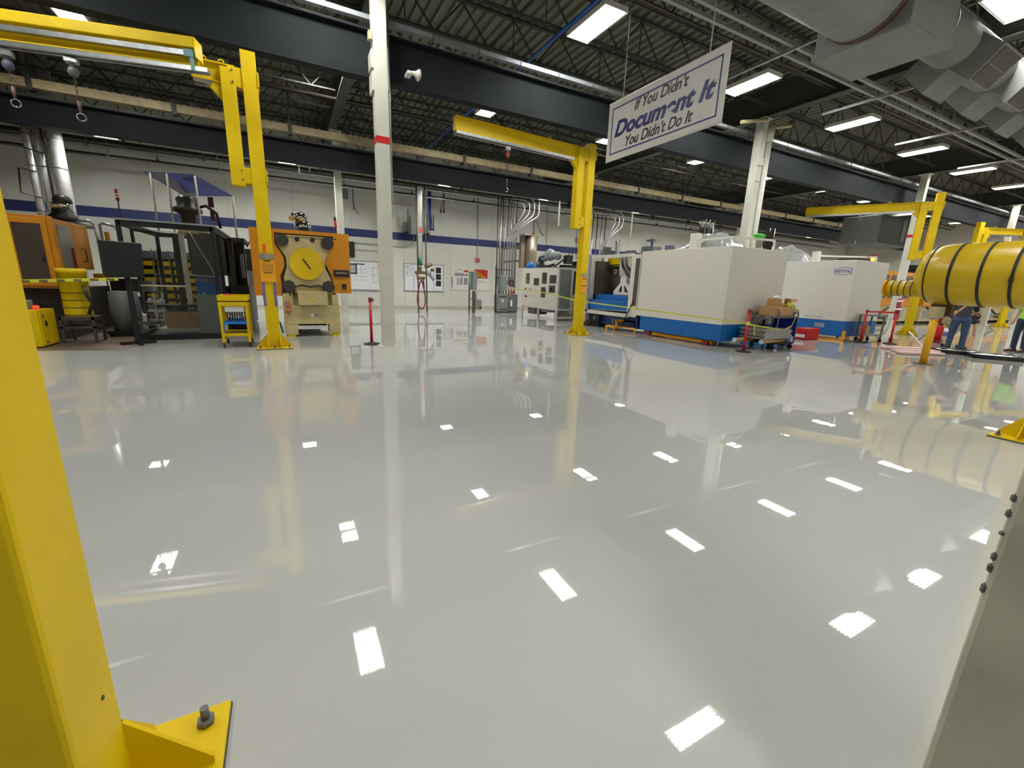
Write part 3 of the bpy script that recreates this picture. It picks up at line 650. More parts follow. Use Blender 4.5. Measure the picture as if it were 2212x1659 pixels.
# inside: white cart frame with cardboard box
t=thing('white_work_cart','white tube cart inside the guard cell','cart',(-2.1,11.9,0))
for xx,yy in ((-2.5,11.6),(-1.72,11.6),(-1.72,12.3),(-2.5,12.3)):
    part('leg',MB().b(xx-.02,yy-.02,.1,xx+.02,yy+.02,.95),WHP,t,world=True)
part('shelf',MB().b(-2.52,11.58,.14,-1.7,12.32,.2),WHP,t,world=True)
part('top_shelf',MB().b(-2.52,11.58,.66,-1.7,12.32,.7),CHAR,t,world=True)
part('handle',MB().tube([(-1.7,11.6,.7),(-1.62,11.6,.95),(-1.66,11.6,.3)],.015,6),GALV,t,world=True)
solo('cardboard_box',MB().b(-2.36,11.62,.2,-1.76,12.2,.56).b(-2.3,11.61,.4,-1.8,11.62,.43),CARD,'long cardboard box on the white cart inside the guard cell','box',bevel=.008)
t=thing('blue_bin','tall blue bin inside the guard cell','bin',(-1.6,13,0))
part('body',MB().b(-1.88,12.5,.05,-1.42,13.6,1.75),BRB,t,world=True,bevel=.02)
part('rib',MB().b(-1.9,12.49,.6,-1.42,12.5,.66).b(-1.9,12.49,1.2,-1.42,12.5,1.26),PGREY,t,world=True)
# shelving with yellow bins
t=thing('bin_rack','grey rack of yellow parts bins behind the guard cell','rack',(-3,15.2,0))
part('frame',MB().b(-3.55,15.4,.0,-3.5,15.9,1.95).b(-2.2,15.4,0,-2.15,15.9,1.95).b(-3.55,15.88,0,-2.15,15.92,1.95).b(-2.88,15.4,0,-2.83,15.9,1.95),MGR,t,world=True)
for r in range(8):
    part('shelf',MB().b(-3.55,15.4,.2+r*.22,-2.15,15.9,.22+r*.22),MGR,t,world=True)
b0=None
for r in range(7):
    for c in range(4):
        xx=-3.45+c*.34
        if b0 is None:
            b0=solo('parts_bin',MB().prism([(0,0),(0,.11),(.3,.15),(.3,0)],'x',0,.26),YEL,'x','bin'); 
            b0['group']='yellow parts bins'; o=b0
        else: o=b0.copy(); COL.objects.link(o)
        o.location=(xx+.13,15.5,.225+r*.22); o['label']='yellow parts bin on the grey rack behind the guard cell'
# machine inside cell: dark robot/press
t=thing('cell_press','dark robot press with drum top standing in the guard cell','press',(-1.75,13,0))
part('column',MB().b(-2.0,12.9,1.35,-1.3,13.8,2.3),mat('press_dark',(58,54,50),.5),t,world=True,bevel=.02)
part('arm_block',MB().b(-1.75,11.7,1.35,-1.35,12.4,1.75).b(-1.6,11.8,1.7,-1.42,12.2,2.25),mat('press_dark2',(44,42,40),.5),t,world=True)
part('hopper',MB().lathe([(.14,0),(.16,.35),(.3,.42),(.3,.5),(.2,.55),(.22,.7),(.18,.78),(.001,.8)],(-1.98,13.4,2.4),20),mat('hopper_dark',(62,60,54),.4,metal=.3),t,world=True)
part('hopper_stand',MB().b(-2.2,13.2,2.28,-1.6,13.7,2.42),TAN,t,world=True)
part('hose',MB().tube([(-1.75,13.4,2.95),(-1.6,13.4,3.0),(-1.4,13.4,2.85),(-1.35,13.4,2.5)],.035,8),BLK,t,world=True)
part('yellow_cable',MB().tube([(-1.75,11.65,2.25),(-1.6,11.6,1.9),(-1.45,11.6,1.55),(-1.38,11.6,1.38)],.012,6),CRM,t,world=True)
part('machine_bed',MB().b(-1.25,13.0,.05,-.85,15.5,1.1),mat('bed_dark',(40,38,38),.5),t,world=True)
part('upright',MB().b(-1.22,13.1,1.1,-1.12,13.2,2.25).b(-1.05,13.5,1.1,-.9,13.7,2.25).b(-1.22,14.4,1.1,-1.1,14.6,2.25).b(-1.22,13.1,2.2,-.85,14.7,2.28),mat('bed_dark',(40,38,38),.5),t,world=True)
part('side_plate',MB().b(-1.0,13.3,1.3,-.93,13.5,1.9),GRY,t,world=True)
part('ram',MB().cyl((-1.1,13.9,1.1),(-1.1,13.9,1.75),.09,12).b(-1.2,13.8,1.7,-.95,14.1,1.85),BLK,t,world=True)
t=thing('control_box','silver control box with cables at the back right of the guard cell','control box',(-1.0,14,1.2))
part('box',MB().b(-1.05,14.6,1.45,-.72,14.9,2.1),MGR,t,world=True,bevel=.01)
part('lamp',MB().c(-.95,14.0,1.78,.08,.06,.1),ORED,t,world=True)
part('cable',MB().tube([(-.8,14.6,2.15),(-.6,14.6,2.3),(-.5,14.6,1.9),(-.6,14.6,1.4)],.018,6).tube([(-.9,14.6,2.15),(-.75,14.5,2.4),(-.55,14.6,2.2),(-.5,14.6,1.2)],.02,6),DRED,t,world=True)
part('white_tag',MB().c(-1.0,14.55,1.9,.14,.01,.08).c(-.85,14.55,1.3,.2,.01,.4),PAPER,t,world=True)
# canopy
t=thing('blue_white_canopy','slanted blue and white canopy sheet on thin poles above the guard cell','canopy',(-2.0,13.5,2.4))
A=(-2.75,13.6,3.66);B=(-1.74,13.2,3.66);Cc=(-1.08,14.2,3.42);D=(-2.2,14.6,3.36)
def sheet(a,b_,c,d_,th=.02):
    vs=[a,b_,c,d_]+[(p[0],p[1],p[2]-th) for p in (a,b_,c,d_)]
    return MB().add(vs,[(0,1,2,3),(7,6,5,4),(0,4,5,1),(1,5,6,2),(2,6,7,3),(3,7,4,0)])
def lerp(a,b_,t_): return tuple(a[i]+(b_[i]-a[i])*t_ for i in range(3))
part('sheet',sheet(A,B,Cc,D),SHB,t,world=True)
lo=lambda p:(p[0],p[1],p[2]-.022)
part('white_patch',sheet(lo(lerp(A,B,.05)),lo(lerp(A,B,.45)),lo(lerp(D,Cc,.3)),lo(lerp(D,Cc,.0)),.004),SHW,t,world=True)
part('white_patch',sheet(lo(lerp(lerp(A,D,.1),lerp(B,Cc,.1),.62)),lo(lerp(lerp(A,D,.1),lerp(B,Cc,.1),.9)),lo(lerp(lerp(A,D,.4),lerp(B,Cc,.4),.85)),lo(lerp(lerp(A,D,.4),lerp(B,Cc,.4),.66)),.004),SHW,t,world=True)
for q,l in ((lerp(A,B,.12),1),(lerp(A,B,.45),1),(lerp(B,Cc,.02),1),(Cc,1)):
    part('pole',MB().cyl((q[0],q[1],2.35),(q[0],q[1],q[2]-.02),.022,8),WHP,t,world=True)
solo('striped_ladder_tape',MB().b(-1.62,14,3.05,-1.5,14.02,3.3).b(-1.6,14,2.72,-1.5,14.02,3.0),mat('tape_wine',(96,50,60),.6),'dark striped tag hanging under the blue and white canopy','tag')
# ================= yellow cart =================
t=thing('tool_cart','yellow steel tool cart on black casters holding chrome tools','cart',(-.92,10.1,0))
W0,W1,D0,D1=-1.15,-.72,9.83,10.45
for xx,yy in ((W0,D0),(W1,D0),(W1,D1),(W0,D1)):
    part('leg',MB().b(xx-.025,yy-.025,.1,xx+.025,yy+.025,.95),YEL,t,world=True)
    part('caster',MB().cyl((xx-.015,yy,.05),(xx+.015,yy,.05),.05,12).c(xx,yy,.09,.03,.03,.05),RUB,t,world=True)
part('top_tray',MB().b(W0-.03,D0-.03,.88,W1+.03,D1+.03,.9).b(W0-.03,D0-.03,.8,W1+.03,D0,1.0).b(W0-.03,D1,.88,W1+.03,D1+.03,1.0).b(W0-.03,D0,.55,W0,D1,1.0).b(W1,D0,.88,W1+.03,D1,1.0),YEL,t,world=True)
part('lower_frame',MB().b(W0,D0-.02,.22,W1,D0+.02,.28).b(W0,D1-.02,.22,W1,D1+.02,.28).b(W0-.02,D0,.22,W0+.02,D1,.28).b(W1-.02,D0,.22,W1+.02,D1,.28).b(W0-.02,D0,.5,W0+.02,D1,.55),YEL,t,world=True)
part('lower_shelf',MB().b(W0,D0,.23,W1,D1,.25),OLV,t,world=True)
solo('tool_tray',MB().b(W0+.03,D0-.06,.46,W1-.02,D0+.35,.5).b(W0+.03,D0-.06,.3,W0+.05,D0-.03,.46),BRB,'blue tray in the front of the yellow tool cart','tray')
solo('white_holder',MB().b(W0+.07,D0+.02,.69,W1-.05,D0+.14,.79),PAPER,'white rack bar holding chrome tools in the yellow cart','rack')
for i in range(7):
    xx=W0+.11+i*.042
    s_=MB().cyl((xx,D0+.08,.5),(xx,D0+.08,.69),.014,8)
    solo('chrome_tool',s_,CHR,'chrome rod tool hanging in a row in the yellow cart','tool','chrome tools in the yellow cart')
solo('red_ball_knob',MB().sph((-1.02,10.0,.965),.065,14),RED,'round red object on top of the yellow tool cart','knob')
solo('crumpled_bag',MB().sph((-.8,10.2,.93),.11,10,.5,1.1,.8),CRM,'pale crumpled cloth on top of the yellow tool cart','cloth')
# ================= orange press with yellow disc =================
t=thing('press_machine','orange and tan press with a big round yellow disc on its platen','machine',(.4,12,0))
oy=11.25
hs=[(-.63,.95),(-.63,2.41),(1.41,2.41),(1.41,1.03),(.99,1.03),(1.0,1.36),(.86,1.72),(1.06,2.2),(1.06,2.33),(-.15,2.33),(-.15,2.1),(.0,1.8),(.0,1.62),(-.1,1.4),(-.08,.95)]
part('housing',MB().prism(hs,'y',oy,oy+.12),ORG,t,world=True)
part('housing_body',MB().b(-.62,oy+.12,.95,-.2,oy+2.2,2.4).b(1.08,oy+.12,1.05,1.4,oy+2.2,2.4).b(-.62,oy+.12,2.34,1.4,oy+2.2,2.4),ORG,t,world=True)
pl=[(-.14,2.31),(1.05,2.31),(1.05,2.05),(.88,1.78),(.86,1.6),(.98,1.35),(1.0,1.0),(.0,1.0),(-.04,1.35),(.04,1.6),(.04,1.8),(-.12,2.08)]
part('gap_plate',MB().b(-.16,oy+.1,1.0,1.06,oy+.12,2.33),mat('gap_shade',(60,50,30),.6),t,world=True)  # dark plate, its colour stands for the shade in the platen gaps
part('platen',MB().prism(pl,'y',oy+.02,oy+.5),TAN,t,world=True,bevel=.03)
part('yellow_disc',MB().cyl((.46,oy-.05,1.68),(.46,oy+.02,1.68),.355,48),YELD,t,world=True)
part('disc_slot',MB().bar((.385,oy-.055,1.79),(.535,oy-.055,1.57),.012,.03,up=(0,1,0)).bar((.385,oy-.055,1.79),(.535,oy-.055,1.57),.03,.012,up=(0,1,0)),BLK,t,world=True)
for xx,zz in ((-.01,2.18),(.93,2.17),(.06,1.17),(.9,1.18)):
    part('tie_bar_nut',MB().cyl((xx,oy-.06,zz),(xx,oy+.05,zz),.14,8),mat('nut_black',(36,33,27),.6),t,world=True)
for xx in (.3,.62): part('oil_port',MB().cyl((xx,oy-.0,2.22),(xx,oy+.03,2.22),.05,12),BLK,t,world=True)
part('oval_mount',MB().c(.46,oy+.01,2.29,.9,.04,.02),TAN,t,world=True)
part('cable',MB().tube([(.15,oy-.01,.97),(.17,oy-.02,1.15),(.3,oy-.02,1.2),(.5,oy-.02,1.17),(.7,oy-.02,1.2),(.95,oy-.02,1.08)],.022,6).tube([(-.1,oy-.01,.98),(-.05,oy-.02,1.08),(.05,oy-.02,1.06),(.08,oy-.02,.95)],.014,6),BLK,t,world=True)
part('cover_box',MB().b(.22,oy-.18,.75,.85,oy+.1,1.07),TAN,t,world=True,bevel=.008)
part('screw',MB().cyl((.32,oy-.185,1.03),(.32,oy-.17,1.03),.012,8).cyl((.74,oy-.185,1.03),(.74,oy-.17,1.03),.012,8),MGR,t,world=True)
part('warning_triangle',MB().prism([(.48,.86),(.57,.86),(.525,.94)],'y',oy-.186,oy-.18),YEL,t,world=True)
part('bed',MB().b(-.1,oy-.02,.3,1.12,oy+3.8,.74).b(-.1,oy-.02,.05,.18,oy+.4,.3).b(.86,oy-.02,.08,1.12,oy+.4,.3).b(-.1,oy-.02,.74,.12,oy+.4,1.02).b(.95,oy+.0,.74,1.1,oy+.4,1.0).b(.0,oy+.1,.7,1.0,oy+3.8,1.0),TAN,t,world=True,bevel=.01)
part('foot',MB().b(-.08,oy+.0,.0,.12,oy+.2,.06).b(.92,oy,.0,1.08,oy+.2,.09),YEL,t,world=True)
part('under_pan',MB().b(.2,oy+.6,.2,.85,oy+3.4,.3),DK,t,world=True)
part('data_plate',MB().b(.47,oy-.026,.48,.6,oy-.02,.54),PAPER,t,world=True)
part('data_print',MB().b(.54,oy-.03,.485,.6,oy-.026,.535),PURP,t,world=True)
part('side_reader',MB().b(1.02,oy-.05,1.42,1.38,oy,1.58),BLK,t,world=True,bevel=.01)
part('reader_slot',MB().b(1.08,oy-.056,1.5,1.33,oy-.05,1.52),CRM,t,world=True)
part('side_switch',MB().b(1.2,oy-.05,1.14,1.3,oy,1.26),BLK,t,world=True,bevel=.008)
part('side_button',MB().cyl((1.1,oy-.02,2.28),(1.1,oy,2.28),.018,10),BLK,t,world=True)
part('red_lamp',MB().sph((-.0,oy-.08,.62),.06,12).b(-.05,oy-.08,.72,.05,oy-.02,.82),mat('lamp_rose',(170,95,80),.4),t,world=True)
part('under_hose',MB().tube([(-.3,oy+.4,1.0),(-.35,oy+.4,.6),(-.2,oy+.4,.3),(-.15,oy+.4,.05)],.02,6).tube([(-.5,oy+.6,1.0),(-.45,oy+.5,.7),(-.3,oy+.4,.55)],.03,6),GRN,t,world=True)
t=thing('chrome_loader','shiny chrome vacuum loader on top of the orange and tan press','loader',(.5,12.9,2.42))
part('base_ring',MB().lathe([(.3,0),(.3,.03),(.24,.06),(.22,.2),(.2,.22)],(.5,12.9,2.41),24),CHAR,t,world=True)
part('can',MB().lathe([(.2,.18),(.2,.34),(.17,.36)],(.5,12.9,2.41),24),CHR,t,world=True)
part('dome',MB().sph((.47,12.9,2.85),.16,16),CHR,t,world=True)
part('elbow',MB().tube([(.42,12.9,2.88),(.3,12.85,2.92),(.24,12.8,2.8)],.07,10),CHR,t,world=True)
t=thing('stack_light','short red and amber stack light on the orange press','light',(1.17,11.8,2.4))
part('pole',MB().cyl((1.2,11.75,2.38),(1.19,11.75,2.6),.012,8),BLK,t,world=True)
part('red_lens',MB().cyl((1.19,11.75,2.58),(1.185,11.75,2.66),.03,12),RED,t,world=True)
part('amber_lens',MB().cyl((1.185,11.75,2.66),(1.18,11.75,2.74),.03,12),ORED,t,world=True)
part('cap',MB().cyl((1.18,11.75,2.74),(1.175,11.75,2.83),.03,12),BLK,t,world=True)
# ================= stanchions =================
def stanchion(x,y,label,lean=0.,box=True,rz=0):
    t=thing('barrier_post',label,'stanchion',(x,y,0),rz,'red barrier posts')
    part('base',MB().lathe([(.001,.05),(.04,.05),(.1,.035),(.17,.02),(.175,0),(.001,0)],(0,0,0),28),RUB,t)
    part('post',MB().cyl((0,0,.04),(lean,0,.93),.032,16),RED,t)
    part('head',MB().cyl((lean,0,.92),(lean,0,1.01),.037,16).c(lean+.045,0,.96,.05,.06,.06),DRED,t,bevel=.004)
    return t
stanchion(1.58,9.66,'red barrier post on a black round base, left of the front white column')
S2=stanchion(9.66,6.39,'red barrier post with yellow tape tied on, before the first white machine')
part('tied_tape',MB().lathe([(.034,.63),(.05,.64),(.045,.67),(.052,.7),(.036,.72)],(0,0,0),10),TAPE,S2)
stanchion(15.66,6.61,'red barrier post left of the small grey cart, before the logo machine')
stanchion(16.36,6.14,'red barrier post right of the small grey cart, before the logo machine')
solo('belt',MB().bar((15.7,6.58,.95),(16.32,6.17,.95),.006,.05),RED,'red belt stretched between the two right barrier posts','belt')
solo('belt_tape',MB().bar((7.7,10.15,.93),(9.66,6.42,.68),.004,.03).bar((6.3,17,1.15),(7.5,10.15,.95),.004,.04) if False else MB().bar((7.7,10.15,.96),(9.66,6.42,.68),.004,.03),TAPE,'thin yellow tape line from the centre crane to the middle red barrier post','tape')
solo('belt_tape',MB().bar((9.45,18.6,1.18),(9.0,14.2,1.08),.004,.04).bar((9.0,14.2,1.08),(7.55,10.42,.98),.004,.04),TAPE,'yellow tape line crossing the white equipment cabinet to the centre crane','tape')

# clutter behind the orange machine
t=thing('parts_shelf','cluttered wire shelf between the orange machine and the dark monitor','shelf',(-3.6,14.6,0))
for z in (.35,.85,1.3,1.7): part('shelf_board',MB().b(-4.0,14.4,z,-3.0,14.9,z+.03),MGR,t,world=True)
for x,y in ((-4.0,14.4),(-3.03,14.4),(-3.03,14.87),(-4.0,14.87)): part('post',MB().b(x,y,0,x+.03,y+.03,1.95),GALV,t,world=True)
for (x0,x1,z,h,m,l) in ((-3.95,-3.65,1.33,.22,mat('box_pink',(205,150,125),.6),'pinkish box on the wire shelf left of the dark monitor'),(-3.6,-3.3,1.73,.24,CRM,'beige box on the top of the wire shelf left of the dark monitor'),(-3.95,-3.7,1.73,.16,CARD,'small brown box on the top left of the wire shelf'),(-3.6,-3.35,1.33,.26,MGR,'grey box in the middle of the wire shelf'),(-3.95,-3.45,.88,.3,BLK,'black box on the wire shelf, second board'),(-3.4,-3.1,.88,.25,PGREY,'pale grey box on the wire shelf, second board'),(-3.9,-3.2,.38,.35,CHAR,'dark box on the lowest board of the wire shelf')):
    solo('storage_box',MB().b(x0,14.45,z,x1,14.8,z+h),m,l,'box',bevel=.008)
for k in range(6):
    solo('white_tray',MB().b(-3.02,13.3,.1+k*.11,-2.72,13.6,.16+k*.11).b(-3.0,13.32,.16+k*.11,-2.98,13.58,.21+k*.11).b(-2.76,13.32,.16+k*.11,-2.74,13.58,.21+k*.11),PAPER if k%2 else PGREY,'white tray in the low stack behind the dark monitor stand','tray','stacked white trays')
solo('tray_stand',MB().b(-3.05,13.25,0,-2.7,13.65,.1),CHAR,'dark base under the stack of white trays','stand')
# ================= back wall =================
W=21.985
t=thing('television','dark screen on the back wall just right of the orange press','screen',(2.9,21.9,2.33))
part('screen',MB().b(2.3,21.9,2.34,2.98,W,3.04),BLK,t,world=True)
part('rail',MB().b(2.9,21.95,2.68,4.1,21.97,2.7),PGREY,t,world=True)
t=thing('whiteboard','whiteboard with pinned sheets, left part hidden by the orange press','whiteboard',(3.2,21.9,.85))
part('panel',MB().b(2.2,21.94,.86,4.3,W,2.18),PAPER,t,world=True)
part('frame',MB().b(2.2,21.92,.83,4.3,21.95,.87).b(2.2,21.92,2.16,4.3,21.95,2.2).b(4.28,21.92,.83,4.32,21.95,2.2),PGREY,t,world=True)
sh=MB()
for r in range(4):
    for c in range(2): sh.b(2.95+c*.28,21.93,1.3+r*.17,3.2+c*.28,21.94,1.31+r*.17).b(2.95+c*.28,21.93,1.3+r*.17,2.955+c*.28,21.94,1.47+r*.17)
sh.b(3.75,21.93,1.55,4.0,21.94,1.56).b(3.75,21.93,1.2,3.76,21.94,1.9).b(4.0,21.93,1.2,4.01,21.94,1.9).b(3.75,21.93,1.9,4.0,21.94,1.91).b(3.75,21.93,1.2,4.0,21.94,1.21)
part('pinned_sheet_lines',sh,MGR,t,world=True)
part('blue_header',MB().b(2.9,21.93,2.02,3.4,21.94,2.07),NAVY,t,world=True)
part('pink_note',MB().b(4.0,21.93,1.9,4.1,21.94,2.14),PINK,t,world=True)
t=thing('wall_panel_pc','small grey screen on a dark bracket at the right edge of the orange press','screen',(2.65,20,1.56))
part('bezel',MB().b(2.35,19.98,1.56,2.78,20.04,2.0),DRED if False else BLK,t,world=True)
part('display',MB().b(2.4,19.97,1.62,2.72,19.98,1.94),PGREY,t,world=True)
part('bracket',MB().bar((2.5,20.04,1.8),(2.5,21.95,1.8),.03),BLK,t,world=True)
t=thing('notice_board','white notice board with three black sheets, behind the red hose station','board',(6.3,21.9,.85))
part('panel',MB().b(5.3,21.95,.87,7.33,W,2.18),PAPER,t,world=True)
part('frame',MB().b(5.28,21.93,.85,5.31,21.96,2.2).b(7.32,21.93,.85,7.35,21.96,2.2).b(5.28,21.93,.85,7.35,21.96,.88).b(5.28,21.93,2.17,7.35,21.96,2.2).b(5.76,21.93,.87,5.78,21.96,2.18).b(6.8,21.93,.87,6.82,21.96,2.18),PGREY,t,world=True)
for z in (1.78,1.45,1.12): part('black_sheet',MB().b(6.93,21.935,z,7.2,21.95,z+.28),BLK,t,world=True)
l_=MB()
for z in (1.7,2.0): l_.b(5.36,21.935,z-.1,5.68,21.94,z-.09).b(5.36,21.935,z+.12,5.68,21.94,z+.13).b(5.36,21.935,z-.1,5.37,21.94,z+.13).b(5.67,21.935,z-.1,5.68,21.94,z+.13).b(5.42,21.935,z-.02,5.46,21.94,z+.07).b(5.5,21.935,z,5.64,21.94,z+.01).b(5.5,21.935,z+.05,5.6,21.94,z+.06)
part('printed_notice',l_,MGR,t,world=True)
t=thing('wall_poster','pale poster with red arch heading, left of the small grey panel stand','poster',(8.3,21.95,.95))
part('sheet',MB().b(7.8,21.965,.95,8.75,W,2.12),mat('poster_white',(226,224,216),.6,var=.01),t,world=True)
part('red_heading',MB().bar((7.95,21.96,1.92),(8.25,21.96,2.06),.004,.02,up=(0,0,1)).bar((8.25,21.96,2.06),(8.5,21.96,1.92),.004,.02).b(8.5,21.958,1.9,8.72,21.964,2.0),RED,t,world=True)
part('text_block',MB().b(7.95,21.958,1.68,8.5,21.964,1.84).b(8.1,21.958,1.2,8.18,21.964,1.6).b(8.25,21.958,1.25,8.4,21.964,1.6).b(8.48,21.958,1.25,8.7,21.964,1.6),PGREY,t,world=True)
part('red_bar',MB().b(7.8,21.958,1.08,7.84,21.964,1.62).b(8.52,21.958,1.72,8.7,21.964,1.78),DRED,t,world=True)
t=thing('wall_poster','red, orange and green staircase chart poster on the back wall','poster',(9.4,21.95,.95))
part('sheet',MB().b(9.0,21.965,.95,9.95,W,2.12),mat('poster_white',(226,224,216),.6),t,world=True)
part('red_area',MB().b(9.08,21.96,1.6,9.87,21.965,2.06),RED,t,world=True)
part('orange_area',MB().b(9.08,21.955,1.6,9.3,21.96,2.0).b(9.3,21.955,1.6,9.45,21.96,1.92).b(9.45,21.955,1.6,9.6,21.96,1.84).b(9.6,21.955,1.6,9.75,21.96,1.75),ORG,t,world=True)
part('green_area',MB().b(9.08,21.95,1.6,9.25,21.955,1.72).b(9.25,21.95,1.6,9.5,21.955,1.65),GRN,t,world=True)
part('text_lines',MB().b(9.2,21.96,1.5,9.6,21.965,1.52).b(9.15,21.96,1.38,9.85,21.965,1.4).b(9.2,21.96,2.08,9.7,21.965,2.1),MGR,t,world=True)
t=thing('fire_alarm_box','small red alarm box at the end of a thin conduit on the back wall','alarm',(9.24,21.9,2.45))
part('box',MB().b(9.14,21.9,2.46,9.35,W,2.64),RED,t,world=True,bevel=.01)
part('window',MB().b(9.18,21.89,2.5,9.24,21.9,2.6),PINK,t,world=True)
part('conduit',MB().cyl((9.24,21.95,2.64),(9.24,21.95,5.9),.018,8),GALV,t,world=True)
# pipe column & hose station
t=thing('hose_station','pale square post between two thin dark pipes with valves and a looped red hose','hose station',(5.45,19.0,0))
part('post',MB().b(5.30,19.3,2.3,5.46,19.45,5.3),mat('post_grey',(160,160,152),.5),t,world=True)
part('chrome_edge',MB().b(5.46,19.3,2.3,5.49,19.45,5.3),GALV,t,world=True)
part('pipe',MB().cyl((5.19,19.0,0),(5.17,19.0,5.3),.028,8),DPIPE,t,world=True)
part('pipe',MB().cyl((5.55,18.9,0),(5.5,18.9,5.3),.028,8),DPIPE,t,world=True)
part('foot_plate',MB().c(5.19,19.0,.01,.14,.14,.02).c(5.55,18.9,.01,.16,.16,.02),PGREY,t,world=True)
part('red_tag',MB().b(5.38,19.27,3.45,5.47,19.3,3.65),ORED,t,world=True)
part('green_sleeve',MB().cyl((5.28,18.95,2.02),(5.28,18.95,2.36),.09,12),GRN,t,world=True)
part('valve_body',MB().c(5.3,18.9,1.72,.5,.14,.13).c(5.25,18.9,1.85,.13,.12,.26).cyl((5.45,18.85,1.95),(5.75,18.8,2.1),.08,10).cyl((5.1,18.85,1.5),(5.45,18.85,1.5),.07,8).cyl((5.7,18.8,1.85),(5.85,18.8,1.85),.07,8),mat('brass',(120,98,60),.4,metal=.6),t,world=True)
part('filter_bowl',MB().sph((5.62,18.8,1.72),.12,12).cyl((5.65,18.8,1.65),(5.85,18.8,1.42),.065,10),PGREY,t,world=True)
part('lever',MB().bar((5.0,18.85,1.75),(5.1,18.85,1.62),.03).bar((5.05,18.85,1.62),(5.15,18.85,1.4),.02),DRED,t,world=True)
lo_=[(5.27+.24*math.sin(a)*(.35+.65*(1-math.cos(a))/2)*(1) ,18.8,.78+.62*math.cos(a)) for a in [2*PI*k/28 for k in range(28)]]
part('hose',MB().tube(lo_,.032,8,True),mat('hose_red',(120,40,45),.45),t,world=True)
part('spray_nozzle',MB().cyl((5.36,18.8,1.45),(5.4,18.8,1.05),.03,8),BLK,t,world=True)
t=thing('electrical_box','grey electrical box on a dark frame high on the back wall','electrical box',(5.2,21.4,3.5))
part('box',MB().b(5.42,21.0,3.52,6.05,21.5,4.3),mat('box_greygreen',(112,120,114),.5),t,world=True,bevel=.01)
part('label',MB().b(5.75,20.99,3.95,5.95,21.0,4.2),PINK,t,world=True)
part('frame',MB().b(5.3,20.98,3.55,5.38,21.1,4.6).b(6.3,20.95,3.75,6.34,21.0,4.45).b(6.5,20.95,3.8,6.54,21.0,4.45).b(6.3,20.95,3.75,6.54,21.0,3.8).b(5.3,21.5,3.6,6.5,21.98,3.66),BLK,t,world=True)
part('conduit',MB().tube([(5.7,21.5,3.5),(5.7,21.7,3.2),(5.5,21.9,3.0),(5.2,21.95,2.95),(3.0,21.95,3.0)],.02,6),GALV,t,world=True)
t=thing('blue_cable_bundle','bundle of blue cable hanging beside the hose station on the back wall','cable',(6.5,21.4,3.9))
part('cable',MB().tube([(6.42,21.4,5.6),(6.45,21.4,4.8),(6.48,21.4,4.0),(6.6,21.4,3.85)],.05,8).tube([(6.52,21.4,5.6),(6.5,21.4,4.6),(6.58,21.4,4.0)],.03,6),DBL,t,world=True)
t=thing('power_cable','pair of brown cords with plugs hanging from the conduits right of the blue cable','cord',(7.0,21,4.8))
part('cord',MB().tube([(7.05,21,5.6),(7.0,21,5.1),(6.9,21,4.72)],.02,6).tube([(7.08,21,5.6),(7.06,21,5.1),(7.06,21,4.72)],.02,6),mat('cord_brown',(96,60,50),.6),t,world=True)
part('plug',MB().cyl((6.9,21,4.6),(6.9,21,4.75),.045,8).cyl((7.06,21,4.6),(7.06,21,4.75),.045,8),mat('cord_brown',(96,60,50),.6),t,world=True)
t=thing('hanging_plug','grey junction box and drop cord under the conduits behind the front white column','cord',(2.6,21,4.3))
part('box',MB().b(2.45,21.0,4.75,2.7,21.2,5.15),mat('box_greygreen',(112,120,114),.5),t,world=True)
part('cord',MB().tube([(2.5,21,5.4),(2.75,21,5.2),(2.9,21,5.2),(2.9,21,4.3)],.02,6).tube([(2.9,21,4.5),(3.0,21,4.25),(3.1,21,4.15)],.018,6),DPIPE,t,world=True)
t=thing('cord_reel','grey round reel with an orange cord on the back wall right of the front column','reel',(4.2,21.7,3.5))
part('drum',MB().cyl((4.25,21.5,3.98),(4.25,21.7,3.98),.14,16),MGR,t,world=True)
part('cord',MB().tube([(4.0,21.5,4.4),(4.1,21.5,4.25),(4.22,21.5,4.05)],.03,6),mat('cord_rust',(150,80,50),.6),t,world=True)
for i,(xx,l) in enumerate(((-.55,'faded red label strip on the back wall behind the left crane post'),(.95,'small red tag strip on the back wall above the orange press'),(12.6,'faded red label strip on the back wall above the equipment cabinet'))):
    solo('wall_strip',MB().b(xx,21.96,3.5 if i!=1 else 3.3,xx+.14,W,4.2 if i!=1 else 3.75),mat('strip_red',(200,120,105),.6) if i!=1 else mat('strip_red2',(150,60,70),.6),l,'label')
solo('warning_disc',MB().cyl((15.7,21.95,4.05),(15.7,21.98,4.05),.16,20),mat('strip_red',(200,120,105),.6),'faded red round mark on the back wall right of the centre crane','label')
# grey panel stand
t=thing('panel_stand','grey electrical panels on a free-standing dark strut frame before the posters','panel',(7.7,18.6,0))
part('strut',MB().b(7.42,18.55,0,7.47,18.6,1.3).b(7.42,18.55,.25,7.7,18.6,.28).b(7.42,18.55,.62,7.7,18.6,.65).b(7.42,18.55,1.1,7.7,18.6,1.13),DPIPE,t,world=True)
part('post',MB().b(7.6,18.5,0,7.72,18.62,1.0),OLV,t,world=True)
part('tall_panel',MB().b(7.45,18.48,1.05,7.78,18.7,1.86),GRY,t,world=True,bevel=.01)
part('door_strip',MB().b(7.5,18.47,1.08,7.56,18.48,1.84),mat('gap_green',(64,88,84),.5),t,world=True)  # narrow dark green strip near the left edge of the panel
part('lower_box',MB().b(7.7,18.4,.16,8.0,18.6,.62),GRY,t,world=True,bevel=.01)
part('knob',MB().cyl((7.92,18.37,.26),(7.92,18.4,.26),.04,12),BLK,t,world=True)
part('cable',MB().tube([(7.68,18.5,1.05),(7.75,18.48,.85),(7.75,18.48,.62)],.03,6),PGREY,t,world=True)
